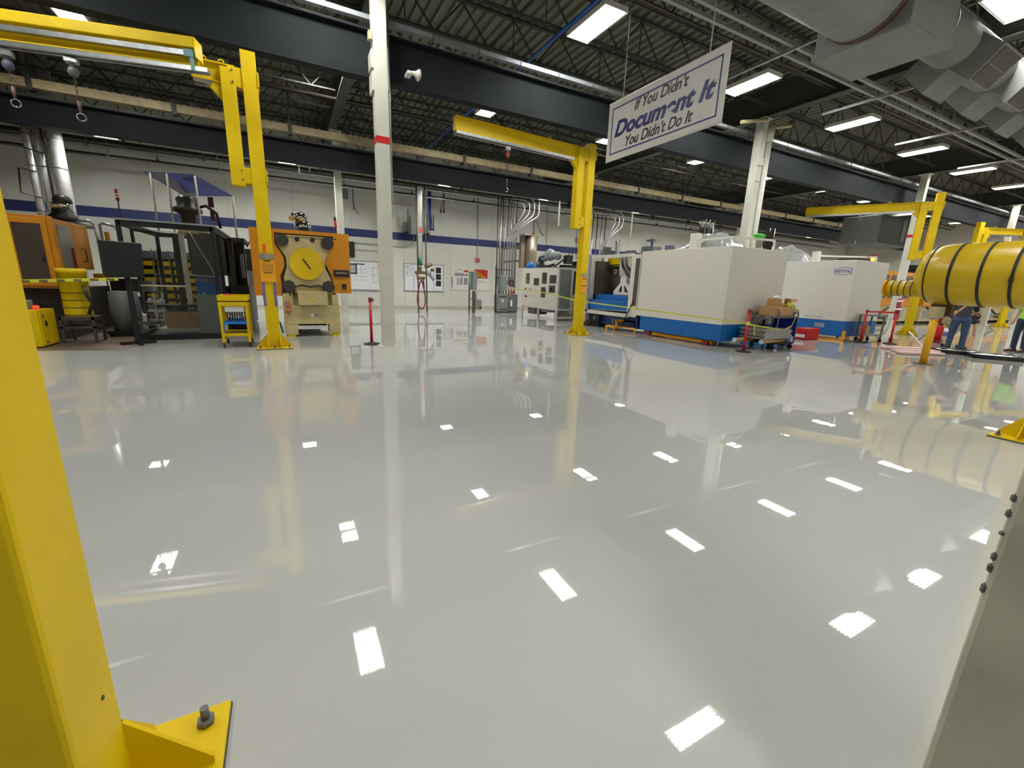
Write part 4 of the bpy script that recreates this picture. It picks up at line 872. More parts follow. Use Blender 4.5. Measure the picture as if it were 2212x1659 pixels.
# electrical cabinets & pipe cluster
t=thing('electrical_cabinet','pair of grey electrical cabinets standing under the vertical conduits','cabinet',(9.6,19,0))
part('left_cabinet',MB().b(9.0,18.7,.05,9.5,19.2,.86),GRY,t,world=True,bevel=.012)
part('right_cabinet',MB().b(9.55,18.8,.05,10.1,19.3,.88),MGR,t,world=True,bevel=.012)
part('vent_slot',MB().b(9.08,18.68,.74,9.42,18.7,.78).b(9.06,18.68,.14,9.44,18.7,.18),BLK,t,world=True)
part('plate',MB().b(9.18,18.68,.5,9.26,18.7,.66).b(9.7,18.78,.3,9.8,18.8,.6),PAPER,t,world=True)
part('upper_box',MB().b(9.12,18.8,1.05,9.5,19.1,1.78),GRY,t,world=True,bevel=.01)
part('feet',MB().b(9.02,18.72,0,9.48,19.1,.05).b(9.57,18.82,0,10.08,19.2,.05),BLK,t,world=True)
part('strut',MB().b(8.92,18.9,0,8.96,18.95,2.2).b(8.9,18.9,1.62,9.75,18.94,1.66).b(8.9,18.9,2.0,9.75,18.94,2.04).b(8.88,18.7,1.3,8.92,18.75,2.0),DPIPE,t,world=True)
xs=[9.05,9.2,9.32,9.44,9.6,9.75,9.9,10.05]
for i,xx in enumerate(xs):
    m=[DPIPE,COND,DPIPE,COND,DPIPE,COND,COND,DPIPE][i]
    t=thing('vertical_conduit','vertical conduit of the first pipe bank rising from the grey electrical cabinets','conduit',(xx,19.1,.86 if i<4 else .88),0,'first bank of vertical conduits')
    part('pipe',MB().cyl((xx,19.1,.86 if i<4 else .88),(xx,19.1,5.3),(.05 if i==1 else .028),8),m,t,world=True)
def bends(x,y,n,label):
    for i in range(n):
        o=i*.22
        o=i*.27; zt=5.15+i*.13; xr=x+.35+o
        pts=[(x-.45+o*.3,y,zt)]+[(xr-.3+.3*math.sin(a),y,zt-.3+.3*math.cos(a)) for a in [PI/2*k/5 for k in range(6)]]
        pts+=[(xr,y,4.85-.02*i),(xr-.05,y,4.7-.02*i),(xr-.15,y,4.55),(x-.2+o*.25,y,3.95),(x-.42+o*.45,y,3.7),(x-.5+o*.5,y,3.5),(x-.5+o*.5,y,1.3)]
        solo('bent_conduit',MB().tube(pts,.032,8),COND,label,'conduit','bent conduits')
bends(10.05,19.0,4,'bent shiny conduit swooping down right of the first vertical pipe bank')
xs=[14.4,14.6,14.9,15.2,15.5,15.75]
for i,xx in enumerate(xs):
    t=thing('vertical_conduit','vertical conduit of the second pipe bank, behind the open white machine','conduit',(xx,19.5,0),0,'second bank of vertical conduits')
    part('pipe',MB().cyl((xx,19.5,0),(xx,19.5,5.2),.03,8),DPIPE if i%2 else GALV,t,world=True)
bends(15.9,19.3,3,'bent shiny conduit of the second pipe bank behind the open white machine')
for x,y,z,l in ((11.1,17.05,4.0,'short white strip hanging from the conduits left of the centre crane'),(15.4,17.05,3.85,'short white strip hanging from the conduits behind the open white machine')):
    solo('hanging_strip',MB().b(x,y,z,x+.05,y+.05,5.05),WHP,l,'strip')
t=thing('steel_tank','brushed steel cylindrical tank hung on the back wall left of the centre crane','tank',(10.8,19.6,2.2))
part('shell',MB().lathe([(.001,0),(.3,0),(.3,1.55),(.001,1.55)],(11.2,19.6,2.2),28),mat('brushed_steel',(172,160,138),.35,metal=.7),t,world=True)
part('backing',MB().b(10.68,19.7,2.2,11.0,19.9,3.72).b(10.8,19.9,3.2,10.9,21.98,3.3).b(10.8,19.9,2.5,10.9,21.98,2.6),mat('steel_tan',(140,128,104),.5,metal=.3),t,world=True)
part('top_plate',MB().b(10.65,19.3,3.75,11.55,19.9,3.8),mat('steel_tan',(140,128,104),.5,metal=.3),t,world=True)
part('cord',MB().tube([(11.2,19.3,5.2),(11.25,19.3,4.6),(11.5,19.3,4.0),(11.7,19.3,3.8)],.025,6).cyl((11.3,19.6,3.8),(11.3,19.6,5.3),.025,6),DPIPE,t,world=True)
t=thing('wall_red_valves','red fire valve pipes by the back wall, left of the white equipment cabinet','valve',(10.2,20,0))
part('pipe',MB().cyl((10.15,19.9,.0),(10.2,19.9,1.0),.05,10).cyl((10.35,19.9,.0),(10.4,19.9,1.0),.05,10),RED,t,world=True)
part('valve',MB().cyl((9.75,19.7,1.45),(10.0,19.7,1.45),.12,14),RED,t,world=True)
part('yellow_stand',MB().b(9.98,19.6,0,10.05,19.65,1.0).b(9.95,19.55,0,10.2,19.8,.1),YEL,t,world=True)
part('box',MB().b(10.2,19.8,1.25,10.45,19.95,1.6),BLK,t,world=True)
# ================= white equipment cabinet =================
cy0=14.35
t=thing('equipment_cabinet','white equipment cabinet on short legs with small dark windows, left of the centre crane','cabinet',(8.6,15.4,0))
fl=[(7.62,.28),(9.36,.28),(9.36,2.05),(7.62,2.05)]
# face runs from (9.3,16.9) to (9.4,14.25)?  left-facing panel plus front
X_=9.35; ya,yb=14.15,17.03
part('body',MB().b(X_,ya,.42,X_+.95,yb,2.06),WHM,t,world=True,bevel=.012)
for yy in (ya+.05,(ya+yb)/2,yb-.05):
    part('leg',MB().b(X_,yy-.04,0,X_+.07,yy+.04,.42),WHM,t,world=True)
    part('leg',MB().b(X_+.88,yy-.04,0,X_+.95,yy+.04,.42),WHM,t,world=True)
part('lower_rail',MB().b(X_+.06,ya,.1,X_+.9,ya+.06,.18),WHM,t,world=True)
def win(y0,y1,z0,z1,m=SMOK): part('window',MB().b(X_-.008,y0,z0,X_+.002,y1,z1),m,t,world=True)
win(16.37,16.69,1.42,1.86,OLV); win(15.58,16.0,1.36,1.66); win(14.98,15.34,1.44,1.88); win(14.28,14.76,1.46,1.78); win(15.05,15.38,.88,1.3); win(14.33,14.78,1.1,1.38)
part('gauge',MB().cyl((X_-.02,16.7,1.2),(X_,16.7,1.2),.04,10).cyl((X_-.02,16.7,.88),(X_,16.7,.88),.04,10).b(X_-.01,16.55,.85,X_,16.75,.91),BLK,t,world=True)
part('small_marks',MB().b(X_-.01,16.3,1.1,X_,16.32,1.25).b(X_-.01,16.2,1.1,X_,16.22,1.25).b(X_-.01,15.0,1.0,X_,15.03,1.2),OLV,t,world=True)
part('front_glass',MB().b(X_+.08,ya-.01,.5,X_+.6,ya-.002,2.0),mat('pane_bluegrey',(132,140,142),.2),t,world=True)
part('corner_post',MB().b(X_+.62,ya-.03,.3,X_+.7,ya,2.06),WHM,t,world=True)
part('dark_bay',MB().b(X_+.72,ya-.012,1.05,X_+.95,ya-.002,1.95),mat('bay_dark',(50,42,36),.4),t,world=True)
part('small_box',MB().b(X_-.06,14.55,1.2,X_,14.62,1.28),BLK,t,world=True)
for (y0_,m,l) in ((16.3,MGR,1),(15.2,PGREY,1)):
    part('drawer_pan',MB().b(X_+.1,y0_-.35,.14 if m is MGR else .3,X_+.7,y0_+.3,.42),m,t,world=True,bevel=.02)
t=thing('white_side_cabinet','white cabinet section behind the centre crane post, next to the equipment cabinet','cabinet',(10.9,14.2,0))
part('body',MB().b(10.35,14.0,0,11.55,15.8,1.05),WHM,t,world=True)
part('roof',MB().b(10.35,14.0,2.0,11.6,15.8,2.06),WHM,t,world=True)
part('side_wall',MB().b(11.5,14.2,1.05,11.55,15.8,2.0).b(10.35,15.6,1.05,11.5,15.8,2.0),WHM,t,world=True)
part('dark_bay',MB().b(10.45,14.6,1.05,11.5,15.6,2.0),mat('bay_dark',(50,42,36),.4),t,world=True)
t=thing('air_tank','bright blue domed tank on top of the white equipment cabinet','tank',(9.5,16.6,2.06))
part('dome',MB().sph((9.55,16.7,2.15),.2,16,.95),BRB,t,world=True)
t=thing('robot_arm','grey and black robot arm lying on top of the white equipment cabinet','robot',(9.8,15.8,2.06))
part('base',MB().lathe([(.001,0),(.22,0),(.2,.2),(.12,.34),(.001,.36)],(9.75,16.2,2.06),16),mat('robot_slate',(70,84,104),.4),t,world=True)
part('upper_arm',MB().cyl((9.75,16.1,2.45),(9.75,15.5,2.62),.15,16,.2).sph((9.75,15.45,2.6),.24,16).cyl((9.75,15.4,2.6),(9.8,14.95,2.55),.2,16,.14).sph((9.8,14.95,2.55),.17,14),mat('robot_grey',(140,148,150),.4),t,world=True)
part('cable',MB().tube([(9.7,16.1,2.5),(9.6,15.9,2.25),(9.55,15.6,2.14),(9.55,15.2,2.14),(9.6,14.9,2.2)],.05,8).tube([(9.65,16.2,2.35),(9.5,15.9,2.5),(9.6,15.6,2.55)],.03,8),BLK,t,world=True)
t=thing('gripper_head','black gripper head with frame arms on top of the white cabinet','robot',(10.2,14.7,2.06))
part('head',MB().b(10.0,14.6,2.25,10.3,14.85,2.58).b(9.9,14.5,2.1,10.5,14.95,2.2).b(10.4,14.5,2.06,10.6,14.8,2.35),BLK,t,world=True,bevel=.01)
part('arm',MB().bar((9.6,14.9,2.1),(10.05,14.7,2.5),.06).bar((10.1,14.6,2.58),(10.1,14.6,2.7),.02).bar((10.25,14.6,2.58),(10.25,14.6,2.7),.02),BLK,t,world=True)
solo('top_tray',MB().b(9.4,14.45,2.061,11.5,15.9,2.1),MGR,'thin grey tray across the roof of the white cabinets, under the gripper head','tray')
for (x,y,l) in ((10.5,17.05,'thin drop cable left above the robot arm'),(12.15,17.05,'thin drop cable with a coil, near the centre crane'),(12.5,17.05,'thin drop cable closest to the centre crane')):
    solo('drop_cable',MB().tube([(x,y,5.1),(x+.02,y,4.2),(x-.02,y,3.6),(x+.05,y,2.6)],.014,6),DPIPE,l,'cable')
# ================= first white machine =================
mx,my=9.7,7.1; ml=10.15; me=12.75
t=thing('molding_machine','first big white molding machine with blue skirt, open bay at its left end','machine',(10.85,9.9,0),0,'white molding machines')
part('end_housing',MB().b(mx,my,.57,mx+2.3,ml,2.49),WHM,t,world=True,bevel=.015)
part('lower_lip',MB().b(mx-.015,my-.01,.57,mx,ml,.72),WHM,t,world=True)
part('blue_skirt',MB().b(mx,my,.15,mx+2.3,ml-.2,.57),BLU,t,world=True)
part('foot',MB().cyl((mx+.15,my+.15,0),(mx+.15,my+.15,.15),.03,10).cyl((mx+2.1,my+.15,0),(mx+2.1,my+.15,.15),.03,10).c(mx+.2,ml-.4,.075,.2,.15,.15),GALV,t,world=True)
part('under_frame',MB().b(mx+.1,my+.3,.03,mx+.25,ml-.3,.12),ORGL,t,world=True)
part('red_block',MB().c(mx+.12,my+.45,.06,.2,.2,.08).c(mx+.12,ml-.5,.08,.2,.25,.1),DRED,t,world=True)
d_=part('window_door',MB().b(mx-.01,ml,.5,mx+.03,ml+.42,2.42),WHM,t,world=True,bevel=.01)
part('window',MB().b(mx-.015,ml+.04,.85,mx-.008,ml+.22,2.3),mat('pane_dark',(74,72,66),.15),d_,world=True)
part('seam',MB().b(mx-.014,ml-.01,.5,mx-.006,ml+.0,2.42),PGREY,d_,world=True)
part('top_rail',MB().b(mx,ml+.4,2.36,mx+.08,me,2.46),WHM,t,world=True)
part('bottom_rail',MB().b(mx-.02,ml+.4,.46,mx+.08,me,.58),WHM,t,world=True)
part('end_post',MB().b(mx-.02,me,0.1,mx+.5,me+.55,2.52),WHM,t,world=True,bevel=.01)
part('door_edge',MB().b(mx-.02,me-.12,.5,mx+.02,me,2.46),PGREY,t,world=True)
part('vent_grille',MB().b(mx-.03,me+.15,1.55,mx-.02,me+.4,2.1).b(mx-.03,me+.15,.8,mx-.02,me+.4,1.2),PGREY,t,world=True)
part('orange_tag',MB().b(mx-.03,me+.15,1.28,mx-.02,me+.38,1.46),mat('tag_rust',(180,110,80),.5),t,world=True)
part('back_wall',MB().b(mx+1.6,ml,.4,mx+1.7,me+.3,2.3).b(mx+.3,me-.1,.5,mx+1.6,me+.2,2.3),mat('bay_metal',(84,80,66),.5,metal=.3),t,world=True)
part('platen',MB().b(mx+1.0,ml+1.2,.95,mx+1.5,ml+2.5,2.25),mat('platen_metal',(112,106,88),.4,metal=.4),t,world=True)
part('target_mark',MB().cyl((mx+.98,ml+2.3,1.95),(mx+1.0,ml+2.3,1.95),.09,16),PAPER,t,world=True)
part('target_center',MB().cyl((mx+.97,ml+2.3,1.95),(mx+.99,ml+2.3,1.95),.04,12),RED,t,world=True)
part('yellow_cover',MB().b(mx+.85,ml+1.5,2.2,mx+1.5,ml+2.6,2.42),YEL,t,world=True)
part('blue_bed',MB().b(mx+.3,ml+.3,.62,mx+1.5,me,1.14).b(mx+.05,ml+.3,.62,mx+.3,me,.95),BLU,t,world=True,bevel=.01)
part('lower_bed',MB().b(mx+.2,ml+.1,.12,mx+1.6,me+.2,.5),mat('bed_navy',(10,50,110),.4),t,world=True)
part('chute_tray',MB().add([(mx+.02,ml+.45,.68),(mx+.02,me-.2,.60),(mx+.3,me-.2,.66),(mx+.3,ml+.45,.74),(mx+.02,ml+.45,.66),(mx+.02,me-.2,.58),(mx+.3,me-.2,.64),(mx+.3,ml+.45,.72)],[(0,1,2,3),(7,6,5,4),(0,4,5,1),(1,5,6,2),(2,6,7,3),(3,7,4,0)]),GALV,t,world=True)
part('toggle_arm',MB().prism([(ml+.68,1.15),(ml+1.69,1.15),(ml+1.69,1.27),(ml+1.38,1.55),(ml+1.38,1.8),(ml+1.08,1.8),(ml+1.08,1.55),(ml+.68,1.27)],'x',mx+.45,mx+.6).b(mx+.47,ml+1.15,1.8,mx+.62,ml+1.5,2.4),WHP,t,world=True,bevel=.01)
part('toggle_slot',MB().prism([(ml+.95,1.25),(ml+1.1,1.25),(ml+1.16,1.45),(ml+1.12,1.45)],'x',mx+.44,mx+.45).prism([(ml+1.42,1.25),(ml+1.27,1.25),(ml+1.27,1.45),(ml+1.31,1.45)],'x',mx+.44,mx+.45),CHAR,t,world=True)
part('black_hose',MB().tube([(mx+.4,ml+1.35,2.38),(mx+.35,ml+1.2,2.1),(mx+.3,ml+.9,1.85),(mx+.3,ml+.6,1.65)],.05,8).tube([(mx+.45,ml+1.2,2.38),(mx+.4,ml+1.05,2.1),(mx+.35,ml+.75,1.9),(mx+.35,ml+.5,1.75)],.045,8),BLK,t,world=True)
part('tie_bar',MB().cyl((mx+.8,ml,1.2),(mx+.8,me,1.2),.07,12).cyl((mx+.8,ml,2.1),(mx+.8,me,2.1),.07,12),CHR,t,world=True)
part('guard_rail',MB().bar((mx+.3,8.35,2.72),(mx+.35,7.4,2.74),.04,.05).bar((mx+.35,7.4,2.74),(mx+1.9,7.3,2.76),.04,.05).bar((mx+1.9,7.3,2.49),(mx+1.9,7.3,2.76),.04).b(mx+.2,8.35,2.49,mx+.36,8.6,2.9),WHP,t,world=True)
part('drag_strap',MB().bar((mx-.03,ml+.15,1.0),(mx-.1,ml+.5,.2),.02,.03),CHAR,t,world=True)
for k,(x,y,z,sx,sy,sz) in enumerate(((10.3,12.7,2.5,.25,.2,.3),(10.4,12.2,2.5,.15,.12,.5),(10.3,10.6,2.49,.4,.5,.22),(10.2,11.3,2.49,.15,.4,.12))):
    part('top_unit',MB().b(x,y-sy/2,z-.03,x+sx,y+sy/2,z+sz),MGR if k!=1 else CHR,t,world=True,bevel=.02)
part('valve_block',MB().cyl((10.4,10.5,2.7),(10.4,10.5,2.95),.04,8).c(10.35,10.5,2.88,.1,.3,.06).c(10.35,9.7,2.58,.2,.2,.2),mat('valve_slate',(80,84,110),.4),t,world=True)
pl_=MB(); random.seed(5)
nu,nv=18,12; vs=[]
for i in range(nu+1):
    for j in range(nv+1):
        u,v=i/nu,j/nv; hgt=math.sin(PI*u)**.6*math.sin(PI*v)**.6
        vs.append((10.2+u*1.3+random.uniform(-.02,.02),7.75+v*1.7,2.495+hgt*.42*(1+.35*random.uniform(-1,1))))
pl_.add(vs,[(i*(nv+1)+j,(i+1)*(nv+1)+j,(i+1)*(nv+1)+j+1,i*(nv+1)+j+1) for i in range(nu) for j in range(nv)],True)
solo('plastic_cover',pl_,PLAS,'crumpled clear plastic sheet heaped on the first white machine','plastic sheet')
solo('green_rag',MB().sph((10.95,7.32,2.83),.14,12,.4,1.6,.8),LIME,'bright green rag on the rail of the first white machine','rag')
for k,(x,y) in enumerate(((15.6,13),(15.85,13),(16.15,13))):
    t2=thing('exhaust_tube','shiny chrome tube rising behind the first white machine','pipe',(x,y,2),0,'chrome tubes behind the first machine')
    part('tube',MB().cyl((x,y,0),(x,y,4.25),.1,14),CHR,t2,world=True); part('flange',MB().cyl((x,y,4.1),(x,y,4.25),.13,14),CHR,t2,world=True)
for k,(x,y) in enumerate(((20.0,13),(20.35,13))):
    t2=thing('exhaust_tube','shiny chrome tube rising between the two white machines','pipe',(x,y,2),0,'chrome tubes between the machines')
    part('tube',MB().cyl((x,y,0),(x,y,4.3),.12,14),CHR,t2,world=True)
# second machine (logo)
nx=15.55; nl=12.6
t=thing('molding_machine','second white molding machine with blue skirt and a blue six-sided logo','machine',(16.5,9.9,0),0,'white molding machines')
part('end_housing',MB().b(nx,my,.6,nx+2.05,nl,2.48),WHM,t,world=True,bevel=.015)
part('blue_skirt',MB().b(nx,my,.12,nx+2.05,nl,.6),BLU,t,world=True)
part('skirt_plate',MB().b(nx-.008,7.65,.36,nx,7.95,.5),PGREY,t,world=True,bevel=.004)
part('foot',MB().cyl((nx+.2,my+.2,0),(nx+.2,my+.2,.12),.03,10).cyl((nx+1.85,my+.2,0),(nx+1.85,my+.2,.12),.03,10),GALV,t,world=True)
part('guard_rail',MB().bar((nx+.3,8.4,2.66),(nx+1.8,7.4,2.66),.04,.05).b(nx+.2,8.35,2.48,nx+.36,8.55,2.8).bar((nx+1.8,7.4,2.48),(nx+1.8,7.4,2.66),.04),WHP,t,world=True)
part('serial_print',text_mb('(33) 1500-4100',.085,.002,0,ext=.001).rot(Matrix(((0,0,1),(-1,0,0),(0,1,0)))).off((-nx+.004,-8.05,-.66)),mat('serial_grey',(165,165,158),.6),t,world=True)
ly,lz=7.43,2.14; hw,hh=.245,.125
hexo=[(ly-hw,lz-.085),(ly,lz-hh),(ly+hw,lz-.085),(ly+hw,lz+.085),(ly,lz+hh),(ly-hw,lz+.085)]
part('logo_outline',MB().prism(hexo,'x',nx-.004,nx-.001),mat('logo_blue',(52,80,150),.5),t,world=True)
hexi=[(ly+(a-ly)*.93,lz+(b_-lz)*.87) for a,b_ in hexo]
part('logo_field',MB().prism(hexi,'x',nx-.007,nx-.004),WHM,t,world=True)
tm=text_mb('NETSTAL',.125,.004,0,ext=.001); tm.v=[(nx-.008-c,ly-a*.86,lz-.042+b_) for a,b_,c in tm.v]
part('logo_lettering',tm,mat('logo_blue',(52,80,150),.5),t,world=True)
pl2=MB(); vs=[]
for i in range(13):
    for j in range(11):
        u,v=i/12,j/10; hgt=math.sin(PI*u)**.6*math.sin(PI*v)**.6
        vs.append((15.9+u*1.2,9.0+v*1.9,2.485+hgt*.55*(1+.3*random.uniform(-1,1))))
pl2.add(vs,[(i*11+j,(i+1)*11+j,(i+1)*11+j+1,i*11+j+1) for i in range(12) for j in range(10)],True)
solo('plastic_cover',pl2,PLAS,'crumpled clear plastic sheet heaped on the logo machine','plastic sheet')
t=thing('black_tube','black tube and small red beacon on the roof of the logo machine','pipe',(16.2,10.5,2.48))
part('tube',MB().cyl((16.0,11.2,2.95),(16.6,10.9,2.95),.07,12).b(16.2,11.0,2.48,16.3,11.1,2.9),BLK,t,world=True)
t=thing('amber_beacon','glowing amber beacon on an arm above the right end of the logo machine','beacon',(17.3,7.4,2.48))
part('lamp',MB().sph((17.35,7.5,2.6),.055,12),AMBER,t,world=True)
part('arm',MB().bar((17.1,7.5,2.72),(17.8,7.5,2.74),.02).cyl((17.35,7.5,2.64),(17.35,7.5,2.72),.02,8),DRED,t,world=True)
part('knob',MB().sph((17.5,7.5,2.73),.05,10).bar((17.0,7.5,2.48),(17.1,7.5,2.72),.02),DRED,t,world=True)
# motor & dolly under first machine
t=thing('pump_motor','dark round pump motor on the floor under the open bay of the first machine','motor',(9.9,12.3,0))
part('motor',MB().cyl((9.75,12.25,.32),(10.2,12.25,.32),.2,20).b(9.8,12.05,0,10.2,12.5,.14),CHAR,t,world=True)
part('hub',MB().cyl((9.72,12.25,.32),(9.75,12.25,.32),.06,12),MGR,t,world=True)
part('tube',MB().cyl((9.9,13.4,.12),(9.75,12.6,.12),.1,14),OLV,t,world=True)
part('crate',MB().b(10.0,13.0,.0,10.7,13.8,.4),mat('crate_dark',(62,60,50),.6),t,world=True)
t=thing('yellow_dolly','low yellow wheeled dolly at the corner of the first white machine','dolly',(9.8,10.9,0))
part('frame',MB().b(9.45,10.85,.1,9.95,11.3,.14).b(9.85,10.3,.1,9.92,11.0,.14).b(9.55,10.85,.14,9.6,10.9,.34).b(9.9,10.35,.14,9.95,10.4,.34).b(9.55,10.85,.3,9.95,10.92,.36).b(9.9,10.35,.3,9.96,10.92,.36),ORGL,t,world=True)
for x,y in ((9.5,11.25),(9.5,10.9),(9.9,10.35),(9.9,11.25)): part('caster',MB().cyl((x-.012,y,.045),(x+.012,y,.045),.045,10).c(x,y,.08,.02,.02,.04),ORGL,t,world=True)
part('peg',MB().cyl((9.6,11.1,.14),(9.6,11.1,.4),.012,6),PGREY,t,world=True)
# ================= push cart with boxes =================
t=thing('push_cart','grey steel push cart loaded with boxes and silver panels, before the first machine','cart',(11.3,6.6,0))
cx0,cx1,cy0_,cy1_=10.75,11.6,6.35,7.0
part('deck',MB().b(cx0,cy0_,.14,cx1,cy1_,.18),CHAR,t,world=True)
part('top_shelf',MB().b(cx0-.15,cy0_,.8,cx1,cy1_,.84),MGR,t,world=True)
part('frame',MB().tube([(cx0+.02,cy0_,.18),(cx0+.02,cy0_,.95),(cx0-.1,cy0_,1.02)],.018,8).tube([(cx1,cy0_,.16),(cx1,cy0_,.9),(cx1+.02,cy0_+.05,1.0),(cx1+.02,cy1_-.05,1.0),(cx1,cy1_,.9),(cx1,cy1_,.16)],.018,8).tube([(cx0+.02,cy1_,.18),(cx0+.02,cy1_,.85)],.018,8),MGR,t,world=True)
part('handle',MB().tube([(cx0-.15,cy0_,.84),(cx0-.3,cy0_,.86),(cx0-.34,cy0_+.1,.8),(cx0-.3,cy0_+.3,.7)],.018,8),MGR,t,world=True)
for x,y in ((cx0+.05,cy0_+.05),(cx1-.05,cy0_+.05),(cx1-.05,cy1_-.05),(cx0+.05,cy1_-.05)):
    part('caster',MB().cyl((x-.018,y,.06),(x+.018,y,.06),.06,14).c(x,y,.11,.04,.04,.06),RUB,t,world=True)
bx=thing('cardboard_box','long open brown box lying on top of the push cart','box',(11.05,6.65,.85))
part('carton',MB().b(10.72,6.4,.845,11.45,6.85,1.08),CARD,bx,world=True,bevel=.006)
part('flap',MB().b(11.45,6.4,.95,11.62,6.85,.97).b(11.4,6.85,1.08,11.45,7.0,1.1),CARD,bx,world=True)
bx=thing('cardboard_box','smaller open brown box standing at the left on top of the long box','box',(10.9,6.6,1.08))
part('carton',MB().b(10.92,6.5,1.085,11.18,6.8,1.27),CARD,bx,world=True,bevel=.005)
part('label',MB().b(11.03,6.49,1.16,11.12,6.5,1.3),PAPER,bx,world=True)
bx=thing('cardboard_box','torn brown box with raised flaps at the right on the push cart','box',(11.35,6.6,1.08))
part('carton',MB().b(11.28,6.5,1.085,11.5,6.8,1.2),CARD,bx,world=True)
part('flap',MB().bar((11.28,6.5,1.2),(11.22,6.5,1.28),.01,.2,up=(0,1,0)).bar((11.5,6.5,1.2),(11.55,6.5,1.27),.2,.01),CARD,bx,world=True)
solo('paper_wad',MB().sph((11.05,6.65,1.3),.08,10,.6,1.2),PAPER,'white paper wad sticking out of the small brown box','paper')
random.seed(9)
cp=[(10.25+.0,6.5,.6),(10.6,6.32,.55),(11.0,6.3,.52),(11.3,6.3,.6),(11.45,6.33,.8),(11.5,6.35,1.0),(11.4,6.4,1.12),(11.25,6.45,1.13),(11.1,6.5,1.12)]
tt=thing('caution_tape','tangle of yellow caution tape draped over the cart boxes','tape',(11.2,6.5,.85))
tb=MB()
for i in range(len(cp)-1): tb.bar(cp[i],cp[i+1],.006,.035)
for i in range(10):
    a,b_=random.uniform(0,6.28),random.uniform(.06,.14)
    tb.bar((11.28+b_*math.cos(a),6.42+.3*b_*math.sin(a),1.12+.04*math.sin(a*2)),(11.28+b_*math.cos(a+1.2),6.42+.3*b_*math.sin(a+1.2),1.15+.04*math.sin(a*3)),.006,.05)
tb.bar((9.7,6.38,.66),(10.25,6.5,.6),.006,.04); tb.bar((9.95,6.4,.62),(9.98,6.4,.4),.03,.01)
part('ribbon',tb,TAPE,tt,world=True)
for i,z in enumerate((.3,.35,.4,.45,.5)):
    sv=.06*(i%2)
    solo('silver_panel',MB().b(10.2+sv,6.3,z,11.3+sv,6.95,z+.035).b(10.2+sv,6.29,z-.004,11.3+sv,6.3,z+.04),GALV,'flat silver frame in the stack lying on the push cart','panel','stacked silver frames')
for i,(p_,q_,l) in enumerate((((9.78,6.75,.24),(11.5,6.95,.23),'long cardboard tube with pale blue cap, rear of the two under the silver frames'),((10.15,6.3,.24),(11.3,6.45,.23),'long cardboard tube with pale blue cap, front of the two under the silver frames'))):
    t=thing('cardboard_tube',l,'tube',p_)
    part('tube',MB().cyl(p_,q_,.052,18),CARD,t,world=True)
    P_=Vector(p_); D_=(Vector(q_)-P_).normalized()
    part('end_cap',MB().cyl(P_-D_*.008,P_+D_*.01,.056,18),mat('cap_iceblue',(190,215,235),.4),t,world=True)
t=thing('blue_trash_bin','dark blue waste bin standing behind the push cart','bin',(12.1,7.0,0))
part('body',MB().b(12.0,6.78,.0,12.22,6.98,.86),mat('bin_navy',(30,56,120),.45),t,world=True,bevel=.02)
part('rim',MB().b(11.96,6.74,.86,12.26,7.02,.92),mat('bin_navy',(30,56,120),.45),t,world=True)
solo('blue_board',MB().b(11.5,6.36,.35,11.56,6.98,.78) if False else MB().b(11.62,6.38,.33,11.68,6.98,.8),DBL,'bright dark-blue panel leaning in the right end of the push cart','board')
t=thing('support_pole','dark pole on the push cart holding a grey clamp','pole',(11.2,6.95,.18))
part('pole',MB().b(11.14,6.93,.18,11.18,6.97,.8),CHAR,t,world=True)
# red bin
t=thing('red_bin','red plastic bin with a white label on the floor before the logo machine','bin',(14.8,7.7,0))
part('body',MB().b(14.25,7.45,.0,14.95,7.85,.36),RED,t,world=True,bevel=.03)
part('label',MB().b(14.24,7.5,.08,14.25,7.8,.17),PAPER,t,world=True)
t=thing('yellow_jack','yellow bent lever sticking out under the logo machine','lever',(15.2,7.4,0))
part('lever',MB().bar((15.0,7.6,.03),(15.45,7.0,.03),.06).bar((15.45,7.0,.03),(15.45,7.0,.32),.07),ORGL,t,world=True)
# small grey cart between stanchions
t=thing('grey_utility_cart','small grey two-tier cart between the two right barrier posts','cart',(16.3,6.9,0))
for x,y in ((15.95,6.75),(16.45,6.45),(16.75,6.9),(16.25,7.0)):
    part('leg',MB().b(x-.02,y-.02,.1,x+.02,y+.02,.85),MGR,t,world=True)
    part('caster',MB().cyl((x-.015,y,.05),(x+.015,y,.05),.05,12),RUB,t,world=True)
part('top',MB().prism([(15.9,6.75),(16.45,6.4),(16.8,6.9),(16.25,7.05)],'z',.8,.85),GRY,t,world=True)
part('shelf',MB().prism([(15.9,6.75),(16.45,6.4),(16.8,6.9),(16.25,7.05)],'z',.2,.24),GRY,t,world=True)
part('handle',MB().tube([(16.45,6.4,.7),(16.5,6.3,.82),(16.55,6.35,.5),(16.5,6.4,.25)],.02,8),WHP,t,world=True)
solo('cardboard_box',MB().b(16.05,6.7,.24,16.3,6.88,.5),CARD,'small brown box on the lower shelf of the grey utility cart','box')
